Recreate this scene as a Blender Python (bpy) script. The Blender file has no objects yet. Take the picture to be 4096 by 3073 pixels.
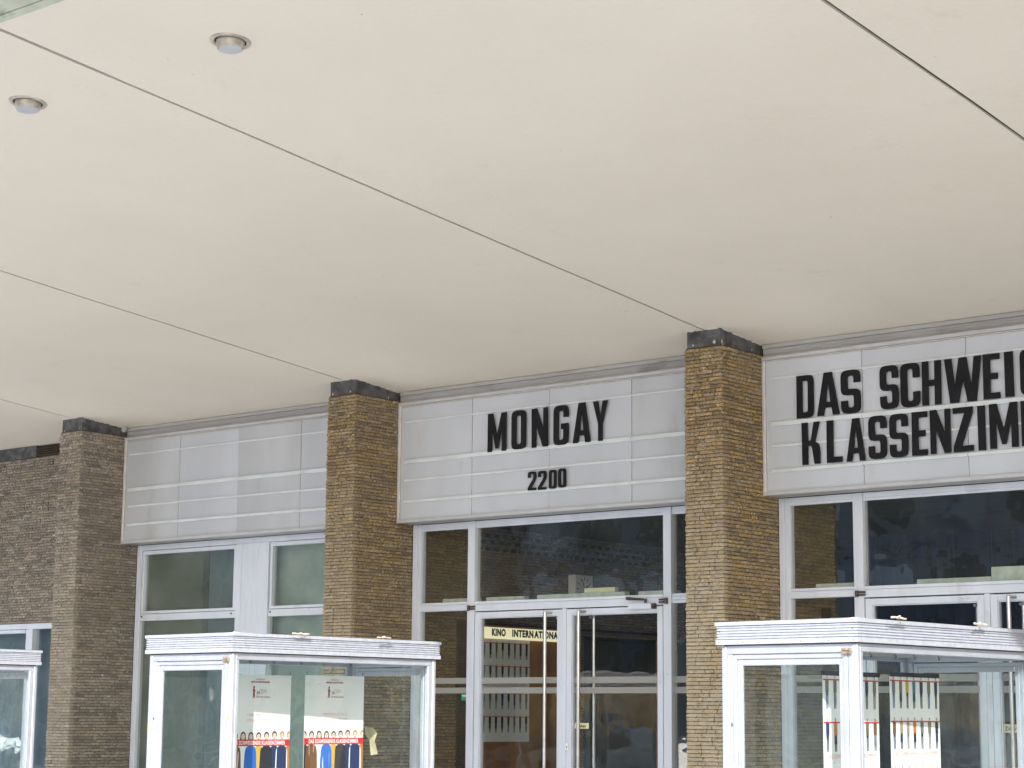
import bpy, bmesh, math, random
from mathutils import Vector, Matrix, noise
R = math.radians
random.seed(7)
sc = bpy.context.scene
COL = sc.collection

# ------------------------------------------------------------------ camera, world, sun, exposure
cd = bpy.data.cameras.new("camera"); cam = bpy.data.objects.new("camera", cd); COL.objects.link(cam)
F_PX = 8004.47
cd.sensor_width = 36.0; cd.lens = F_PX / 4096 * 36.0
cd.clip_start = .1; cd.clip_end = 2000
Fv = Vector((-.63404539, .75576935, .16370442)); Rv = Vector((.76695443, .64164894, .00821802)); Uv = Vector((.09882984, -.13076443, .9864752))
CAM = Vector((8.885689, -12.95601, 1.6))
cam.matrix_world = Matrix(((Rv.x, Uv.x, -Fv.x, CAM.x), (Rv.y, Uv.y, -Fv.y, CAM.y), (Rv.z, Uv.z, -Fv.z, CAM.z), (0, 0, 0, 1)))
sc.camera = cam
SUN_DIR = Vector((.76, -1.0, .70)).normalized()
w = bpy.data.worlds.new("World"); sc.world = w; w.use_nodes = True
nt = w.node_tree; nt.nodes.clear()
sky = nt.nodes.new("ShaderNodeTexSky"); sky.sky_type = 'NISHITA'; sky.sun_disc = False
sky.sun_elevation = math.asin(SUN_DIR.z); sky.sun_rotation = math.atan2(SUN_DIR.x, SUN_DIR.y)
sky.air_density = 1.0; sky.dust_density = 1.5; sky.ozone_density = 1.0
bg = nt.nodes.new("ShaderNodeBackground"); bg.inputs[1].default_value = .15
wo = nt.nodes.new("ShaderNodeOutputWorld")
nt.links.new(sky.outputs[0], bg.inputs[0]); nt.links.new(bg.outputs[0], wo.inputs[0])
sd = bpy.data.lights.new("sun", 'SUN'); sd.energy = 4.0; sd.angle = R(.5); sd.color = (1, .97, .92)
so = bpy.data.objects.new("sun", sd); COL.objects.link(so); so.rotation_euler = (-SUN_DIR).to_track_quat('-Z', 'Y').to_euler()
so.location = (20, -40, 30)
sc.view_settings.view_transform = 'Standard'; sc.view_settings.look = 'None'
sc.view_settings.exposure = .92; sc.view_settings.gamma = 1; sc.view_settings.use_curve_mapping = False
sc.cycles.max_bounces = 10; sc.cycles.diffuse_bounces = 5; sc.cycles.transparent_max_bounces = 24
sc.cycles.glossy_bounces = 5; sc.cycles.caustics_reflective = True; sc.cycles.blur_glossy = .03; sc.cycles.sample_clamp_indirect = 8

# ------------------------------------------------------------------ materials
def pm(name, c1, c2=None, scale=4.0, rough=.6, metal=0.0, bump=0.0, bscale=40., contrast=(.35, .65), detail=5, spec=.5,
       stretch=(1, 1, 1), speck=None, dirt=None, coat=0):
    m = bpy.data.materials.new(name); m.use_nodes = True; t = m.node_tree; b = t.nodes["Principled BSDF"]
    b.inputs["Roughness"].default_value = rough; b.inputs["Metallic"].default_value = metal
    b.inputs["Specular IOR Level"].default_value = spec; b.inputs["Coat Weight"].default_value = coat
    b.inputs["Base Color"].default_value = (*c1, 1)
    g = t.nodes.new("ShaderNodeNewGeometry"); mp = t.nodes.new("ShaderNodeMapping"); mp.inputs["Scale"].default_value = stretch
    t.links.new(g.outputs["Position"], mp.inputs[0])
    def nz(s, d=5, r=.55):
        n = t.nodes.new("ShaderNodeTexNoise"); n.inputs["Scale"].default_value = s; n.inputs["Detail"].default_value = d
        n.inputs["Roughness"].default_value = r; t.links.new(mp.outputs[0], n.inputs[0]); return n.outputs[0]
    def mr(src, a, c, lo=0., hi=1.):
        n = t.nodes.new("ShaderNodeMapRange"); n.inputs[1].default_value = a; n.inputs[2].default_value = c
        n.inputs[3].default_value = lo; n.inputs[4].default_value = hi; t.links.new(src, n.inputs[0]); return n.outputs[0]
    def mix(f, A, B):
        n = t.nodes.new("ShaderNodeMix"); n.data_type = 'RGBA'
        t.links.new(f, n.inputs[0])
        for v, i in ((A, 6), (B, 7)):
            if isinstance(v, tuple): n.inputs[i].default_value = (*v, 1)
            else: t.links.new(v, n.inputs[i])
        return n.outputs[2]
    col = None
    if c2: col = mix(mr(nz(scale, detail), *contrast), c1, c2)
    if dirt:  # (colour, scale, threshold, amount)
        dc, ds, th, am = dirt
        col = mix(mr(nz(ds, 8, .65), th, th + .08, 0, am), col or c1, dc)
    if speck:
        dc, ds, th, am = speck
        col = mix(mr(nz(ds, 2, .5), th, th + .04, 0, am), col or c1, dc)
    if col: t.links.new(col, b.inputs["Base Color"])
    if bump:
        bn = t.nodes.new("ShaderNodeBump"); bn.inputs["Strength"].default_value = bump; bn.inputs["Distance"].default_value = .01
        t.links.new(nz(bscale, 4), bn.inputs["Height"]); t.links.new(bn.outputs[0], b.inputs["Normal"])
    return m

def glass(name, tint=(.8, .86, .86), dust=.05, dcol=(.5, .56, .53), dscale=3., wav=0., lo=.4, hi=.75, base=.05):
    m = bpy.data.materials.new(name); m.use_nodes = True; t = m.node_tree; t.nodes.clear()
    out = t.nodes.new("ShaderNodeOutputMaterial")
    tr = t.nodes.new("ShaderNodeBsdfTransparent"); tr.inputs[0].default_value = (*tint, 1)
    gl = t.nodes.new("ShaderNodeBsdfGlossy"); gl.inputs["Roughness"].default_value = 0.0; gl.inputs[0].default_value = (1, 1, 1, 1)
    lw = t.nodes.new("ShaderNodeLayerWeight"); lw.inputs[0].default_value = .5
    pw = t.nodes.new("ShaderNodeMath"); pw.operation = 'POWER'; pw.inputs[1].default_value = 4.5; t.links.new(lw.outputs["Facing"], pw.inputs[0])
    ma = t.nodes.new("ShaderNodeMath"); ma.operation = 'MULTIPLY_ADD'; ma.inputs[1].default_value = .95; ma.inputs[2].default_value = base
    t.links.new(pw.outputs[0], ma.inputs[0])
    mx = t.nodes.new("ShaderNodeMixShader"); t.links.new(ma.outputs[0], mx.inputs[0]); t.links.new(tr.outputs[0], mx.inputs[1]); t.links.new(gl.outputs[0], mx.inputs[2])
    g = t.nodes.new("ShaderNodeNewGeometry")
    n = t.nodes.new("ShaderNodeTexNoise"); n.inputs["Scale"].default_value = dscale; n.inputs["Detail"].default_value = 7; n.inputs["Roughness"].default_value = .6
    t.links.new(g.outputs["Position"], n.inputs[0])
    r = t.nodes.new("ShaderNodeMapRange"); r.inputs[1].default_value = lo; r.inputs[2].default_value = hi; r.inputs[3].default_value = dust * .3; r.inputs[4].default_value = dust
    t.links.new(n.outputs[0], r.inputs[0])
    df = t.nodes.new("ShaderNodeBsdfDiffuse"); df.inputs[0].default_value = (*dcol, 1)
    m2 = t.nodes.new("ShaderNodeMixShader"); t.links.new(r.outputs[0], m2.inputs[0]); t.links.new(mx.outputs[0], m2.inputs[1]); t.links.new(df.outputs[0], m2.inputs[2])
    if wav:
        wn = t.nodes.new("ShaderNodeTexNoise"); wn.inputs["Scale"].default_value = 5.; wn.inputs["Detail"].default_value = 1
        t.links.new(g.outputs["Position"], wn.inputs[0])
        bp = t.nodes.new("ShaderNodeBump"); bp.inputs["Strength"].default_value = 1; bp.inputs["Distance"].default_value = wav
        t.links.new(wn.outputs[0], bp.inputs["Height"]); t.links.new(bp.outputs[0], gl.inputs["Normal"])
    t.links.new(m2.outputs[0], out.inputs[0]); return m

def brickmat(name, cols, dark, pale, mossy, bounce_wear=0):
    m = bpy.data.materials.new(name); m.use_nodes = True; t = m.node_tree; b = t.nodes["Principled BSDF"]
    b.inputs["Roughness"].default_value = .85; b.inputs["Specular IOR Level"].default_value = .25
    g = t.nodes.new("ShaderNodeNewGeometry"); oi = t.nodes.new("ShaderNodeObjectInfo")
    ad = t.nodes.new("ShaderNodeMath"); ad.operation = 'ADD'; t.links.new(g.outputs["Random Per Island"], ad.inputs[0]); t.links.new(oi.outputs["Random"], ad.inputs[1])
    fr = t.nodes.new("ShaderNodeMath"); fr.operation = 'FRACT'; t.links.new(ad.outputs[0], fr.inputs[0])
    cr = t.nodes.new("ShaderNodeValToRGB"); cr.color_ramp.interpolation = 'LINEAR'
    els = cr.color_ramp.elements
    while len(els) < len(cols): els.new(.5)
    for i, c in enumerate(cols): els[i].position = i / (len(cols) - 1); els[i].color = (*c, 1)
    t.links.new(fr.outputs[0], cr.inputs[0])
    def nz(s, d=5, r=.6):
        n = t.nodes.new("ShaderNodeTexNoise"); n.inputs["Scale"].default_value = s; n.inputs["Detail"].default_value = d; n.inputs["Roughness"].default_value = r
        t.links.new(g.outputs["Position"], n.inputs[0]); return n.outputs[0]
    def mr(src, a, c, lo, hi):
        n = t.nodes.new("ShaderNodeMapRange"); n.inputs[1].default_value = a; n.inputs[2].default_value = c; n.inputs[3].default_value = lo; n.inputs[4].default_value = hi
        t.links.new(src, n.inputs[0]); return n.outputs[0]
    def mix(f, A, B):
        n = t.nodes.new("ShaderNodeMix"); n.data_type = 'RGBA'; t.links.new(f, n.inputs[0]); t.links.new(A, n.inputs[6]); n.inputs[7].default_value = (*B, 1); return n.outputs[2]
    c = mix(mr(nz(62, 5, .7), .46, .62, 0, .85), cr.outputs[0], dark)
    c = mix(mr(nz(24, 3), .58, .70, 0, .6), c, tuple(q * 1.6 for q in dark))
    c = mix(mr(nz(40, 3), .615, .67, 0, .85), c, pale)
    c = mix(mr(nz(1.3, 4), .45, .7, 0, .5), c, mossy)
    if bounce_wear:  # weathering plus pavement bounce light, painted paler on lower street faces
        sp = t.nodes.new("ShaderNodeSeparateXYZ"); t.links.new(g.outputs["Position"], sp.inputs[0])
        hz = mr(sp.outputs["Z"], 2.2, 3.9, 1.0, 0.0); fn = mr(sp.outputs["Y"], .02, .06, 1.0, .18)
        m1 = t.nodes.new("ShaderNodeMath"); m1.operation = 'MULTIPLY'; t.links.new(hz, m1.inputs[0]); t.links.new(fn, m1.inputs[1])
        m2 = t.nodes.new("ShaderNodeMath"); m2.operation = 'MULTIPLY'; t.links.new(m1.outputs[0], m2.inputs[0]); t.links.new(mr(nz(7, 4), .3, .6, .35, bounce_wear), m2.inputs[1])
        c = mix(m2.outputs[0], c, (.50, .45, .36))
    t.links.new(c, b.inputs["Base Color"])
    bn = t.nodes.new("ShaderNodeBump"); bn.inputs["Strength"].default_value = .9; bn.inputs["Distance"].default_value = .006
    t.links.new(nz(110, 5), bn.inputs["Height"]); t.links.new(bn.outputs[0], b.inputs["Normal"])
    return m

def emis(name, c, s):
    m = bpy.data.materials.new(name); m.use_nodes = True; b = m.node_tree.nodes["Principled BSDF"]
    b.inputs["Base Color"].default_value = (*c, 1); b.inputs["Emission Color"].default_value = (*c, 1); b.inputs["Emission Strength"].default_value = s
    return m

M = {}
M['soffit'] = pm('soffit_paint', (.75, .69, .605), (.715, .655, .57), scale=.8, rough=.8, bump=.3, bscale=22, contrast=(.3, .7), speck=((.25, .21, .16), 19, .775, .8), dirt=((.56, .51, .43), 2.6, .63, .28))
M['gap'] = pm('dark_gap', (.05, .045, .035), rough=.9)
M['trim'] = pm('edge_trim_paint', (.52, .56, .46), (.42, .45, .36), scale=6, rough=.6, dirt=((.2, .18, .12), 5, .6, .7))
M['zinc'] = pm('weathered_lead', (.12, .12, .125), (.05, .05, .055), scale=9, rough=.55, metal=.25, bump=.4, bscale=18, contrast=(.4, .6), dirt=((.26, .26, .27), 7, .58, .6), speck=((.6, .5, .42), 11, .75, .9))
M['plaster'] = pm('broken_plaster', (.62, .56, .5), (.4, .33, .27), scale=60, rough=.9, bump=.6, bscale=60)
M['alus'] = pm('sign_frame_aluminium', (.52, .53, .57), (.45, .46, .49), scale=5, rough=.45, metal=.05, dirt=((.34, .32, .31), 4, .6, .4))
M['alu'] = pm('anodised_aluminium', (.66, .71, .82), (.60, .645, .74), scale=5, rough=.45, metal=.05, stretch=(1, 1, .4), bump=.02, bscale=60, speck=((.33, .31, .3), 30, .74, .7), dirt=((.42, .40, .40), 3, .6, .3))
M['alud'] = pm('dull_aluminium', (.45, .45, .46), (.38, .375, .38), scale=4, rough=.5, metal=.1, stretch=(.3, 1, 1), dirt=((.2, .18, .16), 6, .6, .5))
M['case'] = pm('case_aluminium', (.49, .52, .595), (.41, .44, .50), scale=8, rough=.36, metal=.4, bump=.25, bscale=130, contrast=(.3, .7), speck=((.85, .86, .9), 170, .64, .6), dirt=((.36, .34, .33), 9, .62, .3))
M['rib'] = pm('case_ribbed_aluminium', (.53, .56, .635), (.45, .475, .54), scale=30, rough=.4, metal=.35, bump=.12, bscale=150, contrast=(.35, .65), speck=((.8, .82, .88), 210, .66, .5), dirt=((.34, .33, .33), 14, .66, .3))
M['lid'] = pm('lid_sheet_metal', (.62, .63, .65), rough=.14, metal=.9)
M['caseint'] = pm('case_inner_aluminium', (.42, .39, .38), (.36, .33, .32), scale=5, rough=.5, metal=.3)
M['opal'] = pm('opal_panel', (.535, .565, .635), (.45, .472, .53), scale=1.1, rough=.22, bump=.0, contrast=(.4, .72), detail=3, stretch=(1, 1, .35), dirt=((.46, .44, .45), 3.2, .60, .4), speck=((.3, .28, .27), 34, .78, .6), coat=.2)
M['opalb'] = pm('opal_panel_yellowed', (.515, .54, .595), (.43, .447, .49), scale=1.6, rough=.25, contrast=(.35, .65), detail=3, stretch=(1, 1, .35), dirt=((.40, .38, .37), 3.2, .58, .45), coat=.2)
M['opalc'] = pm('opal_panel_pale', (.545, .578, .65), (.48, .507, .568), scale=1.4, rough=.25, contrast=(.4, .75), detail=3, stretch=(1, 1, .35), dirt=((.47, .46, .47), 3, .60, .4), coat=.2)
M['rail'] = pm('letter_rail_plastic', (.66, .71, .75), (.54, .59, .62), scale=9, rough=.25, stretch=(.4, 1, 1), contrast=(.35, .7), dirt=((.4, .4, .36), 14, .64, .5))
M['seam'] = pm('board_seam', (.10, .10, .10), rough=.8)
M['bead'] = pm('white_bead', (.75, .73, .70), (.6, .55, .48), scale=9, rough=.5)
M['black'] = pm('black_letter_plastic', (.007, .007, .010), (.012, .012, .015), scale=7, rough=.5, spec=.2)
M['dark'] = pm('dark_hardware', (.05, .04, .035), (.12, .09, .07), scale=40, rough=.5, metal=.5)
M['brass'] = pm('worn_hinge_metal', (.5, .42, .32), (.22, .15, .1), scale=60, rough=.5, metal=.5)
M['steel'] = pm('brushed_steel', (.66, .67, .70), (.55, .55, .58), scale=20, rough=.28, metal=.8)
M['lamp_ring'] = pm('lamp_ring_metal', (.62, .58, .52), (.4, .36, .31), scale=14, rough=.4, metal=.5)
M['lamp_body'] = pm('lamp_body_metal', (.58, .55, .51), (.38, .35, .31), scale=18, rough=.4, metal=.4)
M['lens'] = pm('frosted_lens', (.50, .52, .57), (.45, .465, .51), scale=9, rough=.35)
M['foam'] = pm('pale_foam_board', (.66, .74, .69), (.5, .57, .53), scale=14, rough=.7, speck=((.3, .3, .28), 60, .72, .6))
M['cream'] = pm('cream_plastic', (.75, .73, .45), (.66, .63, .38), scale=6, rough=.5)
M['glass'] = glass('window_glass', tint=(.95, .96, .94), dust=.03, wav=.0012, base=.07)
M['glassd'] = glass('door_glass', tint=(.93, .95, .95), dust=.006, wav=.0010, base=.04)
M['dusty'] = glass('dusty_glass', tint=(.84, .88, .87), dust=.20, dcol=(.46, .50, .475), dscale=2.2, wav=.0009)
M['glassc'] = glass('case_glass', tint=(.955, .985, .985), dust=.012, dcol=(.5, .6, .62), dscale=4, wav=.003, base=.045)
M['green_board'] = pm('green_blind', (.66, .72, .69), (.40, .46, .44), scale=1.9, rough=.8, contrast=(.35, .7), bump=.1)
M['green_dark'] = pm('dark_green_blind', (.155, .17, .135), (.12, .135, .11), scale=1.6, rough=.85)
M['blue_blind'] = pm('grey_blue_blind', (.20, .26, .30), (.14, .19, .23), scale=2.2, rough=.8)
M['stripe'] = pm('frosted_stripe', (.28, .28, .27), rough=.6)
M['core'] = pm('mortar', (.085, .065, .045), (.05, .04, .03), scale=30, rough=.95, bump=.5, bscale=80)
M['core_grey'] = pm('grey_mortar', (.10, .085, .07), (.06, .052, .045), scale=30, rough=.95, bump=.5, bscale=80)
M['brickA'] = brickmat('ochre_brick', [(.42, .31, .16), (.27, .20, .12), (.50, .39, .24), (.22, .175, .12), (.50, .34, .12), (.38, .31, .22)], (.11, .08, .05), (.62, .53, .42), (.27, .215, .14), bounce_wear=.8)
M['brickB'] = brickmat('ochre_brown_brick', [(.39, .29, .16), (.25, .19, .12), (.46, .36, .23), (.20, .16, .11), (.44, .31, .13), (.35, .29, .21)], (.085, .065, .045), (.6, .52, .42), (.23, .185, .13), bounce_wear=.45)
M['brickC'] = brickmat('grey_brown_brick', [(.38, .335, .29), (.22, .20, .18), (.47, .41, .35), (.18, .165, .15), (.42, .35, .27), (.31, .28, .255)], (.11, .10, .088), (.72, .64, .55), (.22, .195, .16), bounce_wear=.35)
M['brickL'] = brickmat('light_brown_brick', [(.21, .17, .125), (.16, .135, .105), (.24, .20, .15), (.14, .115, .09), (.22, .175, .115), (.19, .16, .13)], (.07, .06, .05), (.44, .39, .33), (.16, .135, .10))
M['wood'] = pm('warm_wood', (.42, .20, .05), (.26, .12, .03), scale=5, rough=.45, stretch=(1, 1, .15))
M['dwood'] = pm('dark_wood', (.07, .032, .014), (.045, .02, .01), scale=5, rough=.5, stretch=(1, 1, .2))
M['curtain'] = pm('blue_curtain', (.012, .02, .07), (.006, .01, .035), scale=5, rough=.9, stretch=(8, 1, .2))
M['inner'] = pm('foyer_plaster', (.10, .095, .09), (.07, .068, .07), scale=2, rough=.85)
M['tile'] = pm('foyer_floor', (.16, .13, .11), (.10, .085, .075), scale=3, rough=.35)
M['green_st'] = pm('green_sticker', (.01, .30, .13), rough=.4)
M['white'] = pm('white_print', (.85, .85, .84), rough=.5)
M['paper'] = pm('poster_paper', (.80, .80, .79), (.77, .77, .76), scale=5, rough=.45)
M['paperg'] = pm('poster_grey_paper', (.84, .85, .83), (.80, .81, .79), scale=3, rough=.45)
M['redl'] = pm('pale_red_ink', (.60, .10, .08), rough=.5)
M['red'] = pm('red_ink', (.55, .02, .03), rough=.5)
M['redd'] = pm('dark_red_ink', (.28, .02, .02), rough=.5)
M['yel'] = pm('yellow_tape', (.72, .66, .12), rough=.6)
M['skin'] = pm('print_skin', (.72, .50, .40), rough=.6)
M['hair'] = pm('print_hair', (.05, .03, .02), rough=.6)
M['hairb'] = pm('print_hair_fair', (.42, .22, .09), rough=.6)
for n_, c_ in dict(navy=(.02, .03, .10), blue=(.02, .13, .52), blk=(.02, .02, .03), brown=(.16, .06, .02), orange=(.50, .17, .03), grey=(.16, .16, .16), tan=(.38, .27, .18),
                   teal=(.03, .18, .26), mustard=(.62, .36, .04), jeans=(.07, .12, .26), white2=(.8, .8, .78), green=(.04, .30, .14), skirt=(.22, .22, .26), olive=(.17, .15, .09)).items():
    M[n_] = pm('print_' + {'blk': 'black', 'white2': 'white_cloth'}.get(n_, n_), c_, rough=.6)
M['paving'] = pm('plaza_paving', (.575, .58, .58), (.50, .50, .495), scale=1.5, rough=.85, bump=.2, bscale=50)
M['asphalt'] = pm('asphalt', (.06, .06, .062), (.045, .045, .047), scale=3, rough=.9, bump=.2)
M['paint'] = pm('road_paint', (.75, .75, .73), rough=.7)
M['panelhouse'] = pm('concrete_facade', (.25, .275, .32), (.21, .23, .265), scale=.4, rough=.85)
m_ = bpy.data.materials.new('house_window'); m_.use_nodes = True; t_ = m_.node_tree; b_ = t_.nodes["Principled BSDF"]; b_.inputs["Roughness"].default_value = .25
g_ = t_.nodes.new("ShaderNodeNewGeometry"); c_ = t_.nodes.new("ShaderNodeValToRGB"); c_.color_ramp.elements[0].position = .35; c_.color_ramp.elements[0].color = (.03, .04, .05, 1)
c_.color_ramp.elements[1].position = .6; c_.color_ramp.elements[1].color = (.55, .60, .68, 1); t_.links.new(g_.outputs["Random Per Island"], c_.inputs[0]); t_.links.new(c_.outputs[0], b_.inputs["Base Color"]); M['houseglass'] = m_
M['bark'] = pm('tree_bark', (.09, .07, .055), (.05, .04, .03), scale=9, rough=.9)
M['carpaint'] = pm('silver_car_paint', (.55, .57, .60), rough=.25, metal=.7)
M['carglass'] = pm('car_glass', (.02, .02, .025), rough=.05)
M['rubber'] = pm('rubber', (.02, .02, .02), rough=.8)

# ------------------------------------------------------------------ helpers
ORG = {}
def tag(o, label=None, cat=None, group=None, kind=None):
    if label: o['label'] = label
    if cat: o['category'] = cat
    if group: o['group'] = group
    if kind: o['kind'] = kind
    return o
def thing(name, loc, label, cat, group=None, rz=0, local=False):
    o = bpy.data.objects.new(name, None); COL.objects.link(o); o.location = loc; o.rotation_euler = (0, 0, rz)
    ORG[o.name] = Vector((0, 0, 0)) if local else Vector(loc)
    return tag(o, label, cat, group)
def setmat(me, mats):
    for m in (mats if isinstance(mats, (list, tuple)) else [mats]): me.materials.append(M[m] if isinstance(m, str) else m)
def mesh_from(bm, name, mats, off=None, smooth=False):
    if off is not None and off.length: bmesh.ops.translate(bm, verts=bm.verts, vec=-off)
    bmesh.ops.recalc_face_normals(bm, faces=bm.faces)
    me = bpy.data.meshes.new(name); bm.to_mesh(me); bm.free(); setmat(me, mats)
    if smooth:
        for p in me.polygons: p.use_smooth = True
    return me
def obj(name, bm, mats, parent=None, smooth=False, kind=None, label=None):
    off = ORG[parent.name] if parent else None
    me = mesh_from(bm, name, mats, off, smooth)
    o = bpy.data.objects.new(name, me); COL.objects.link(o)
    if parent: o.parent = parent; ORG[o.name] = ORG[parent.name]
    if kind: o['kind'] = kind
    if label: o['label'] = label
    return o
def bx(bm, x0, x1, y0, y1, z0, z1, mi=0):
    vs = [bm.verts.new(v) for v in ((x0, y0, z0), (x1, y0, z0), (x1, y1, z0), (x0, y1, z0), (x0, y0, z1), (x1, y0, z1), (x1, y1, z1), (x0, y1, z1))]
    for f in ((3, 2, 1, 0), (4, 5, 6, 7), (0, 1, 5, 4), (1, 2, 6, 5), (2, 3, 7, 6), (3, 0, 4, 7)):
        q = bm.faces.new([vs[i] for i in f]); q.material_index = mi
    return vs
def box(name, parent, mat, *r, bev=.0018, kind=None, label=None):
    bm = bmesh.new(); boxes = [r] if not isinstance(r[0], (tuple, list)) else r
    for b in boxes: bx(bm, *b)
    if bev: bmesh.ops.bevel(bm, geom=list(bm.edges), offset=bev, segments=1, affect='EDGES')
    return obj(name, bm, mat, parent, kind=kind, label=label)
def cyl(bm, p0, p1, r0, r1=None, n=14, caps=True, mi=0):
    r1 = r0 if r1 is None else r1
    p0 = Vector(p0); p1 = Vector(p1); d = (p1 - p0).normalized()
    a = d.orthogonal().normalized(); b = d.cross(a)
    A = []; B = []
    for i in range(n):
        t = 2 * math.pi * i / n; q = a * math.cos(t) + b * math.sin(t)
        A.append(bm.verts.new(p0 + q * r0)); B.append(bm.verts.new(p1 + q * r1))
    for i in range(n):
        f = bm.faces.new((A[i], A[(i + 1) % n], B[(i + 1) % n], B[i])); f.material_index = mi
    if caps: bm.faces.new(A[::-1]).material_index = mi; bm.faces.new(B).material_index = mi
def tube(bm, pts, r, n=6):
    for a, b in zip(pts[:-1], pts[1:]): cyl(bm, a, b, r, r, n)

def curve_mesh(cu, name):
    o = bpy.data.objects.new(name, cu); COL.objects.link(o); bpy.context.view_layer.update()
    dg = bpy.context.evaluated_depsgraph_get(); me = bpy.data.meshes.new_from_object(o.evaluated_get(dg))
    bpy.data.objects.remove(o); bpy.data.curves.remove(cu); me.materials.clear(); return me
_tc = {}
def text_mesh(s, size, wid=None, ext=.0008, align='LEFT', bold=0.0):
    """flat lettering in the XY plane, height ~size, squeezed to width wid"""
    k = (s, size, wid, ext, align, bold)
    if k in _tc: return _tc[k]
    cu = bpy.data.curves.new('lettering', 'FONT'); cu.body = s; cu.size = size / .70; cu.extrude = ext; cu.align_x = 'LEFT'; cu.offset = bold; cu.space_character = 1.12; cu.resolution_u = 3
    me = curve_mesh(cu, 'lettering')
    xs = [v.co.x for v in me.vertices]; x0 = min(xs); wd = max(xs) - x0
    sx = (wid / wd) if wid else 1
    for v in me.vertices: v.co.x = (v.co.x - x0) * sx
    _tc[k] = me; return me
def place_text(bm, me, O, u, v, n, mi=0, f=None):
    t = bmesh.new(); t.from_mesh(me); mp = {}
    for q in t.verts:
        a = q.co
        d = f(a.x) if f else 0
        mp[q.index] = bm.verts.new(O + u * a.x + v * a.y + n * (a.z + d))
    for fc in t.faces:
        try: bm.faces.new([mp[x.index] for x in fc.verts]).material_index = mi
        except ValueError: pass
    t.free()

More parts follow.
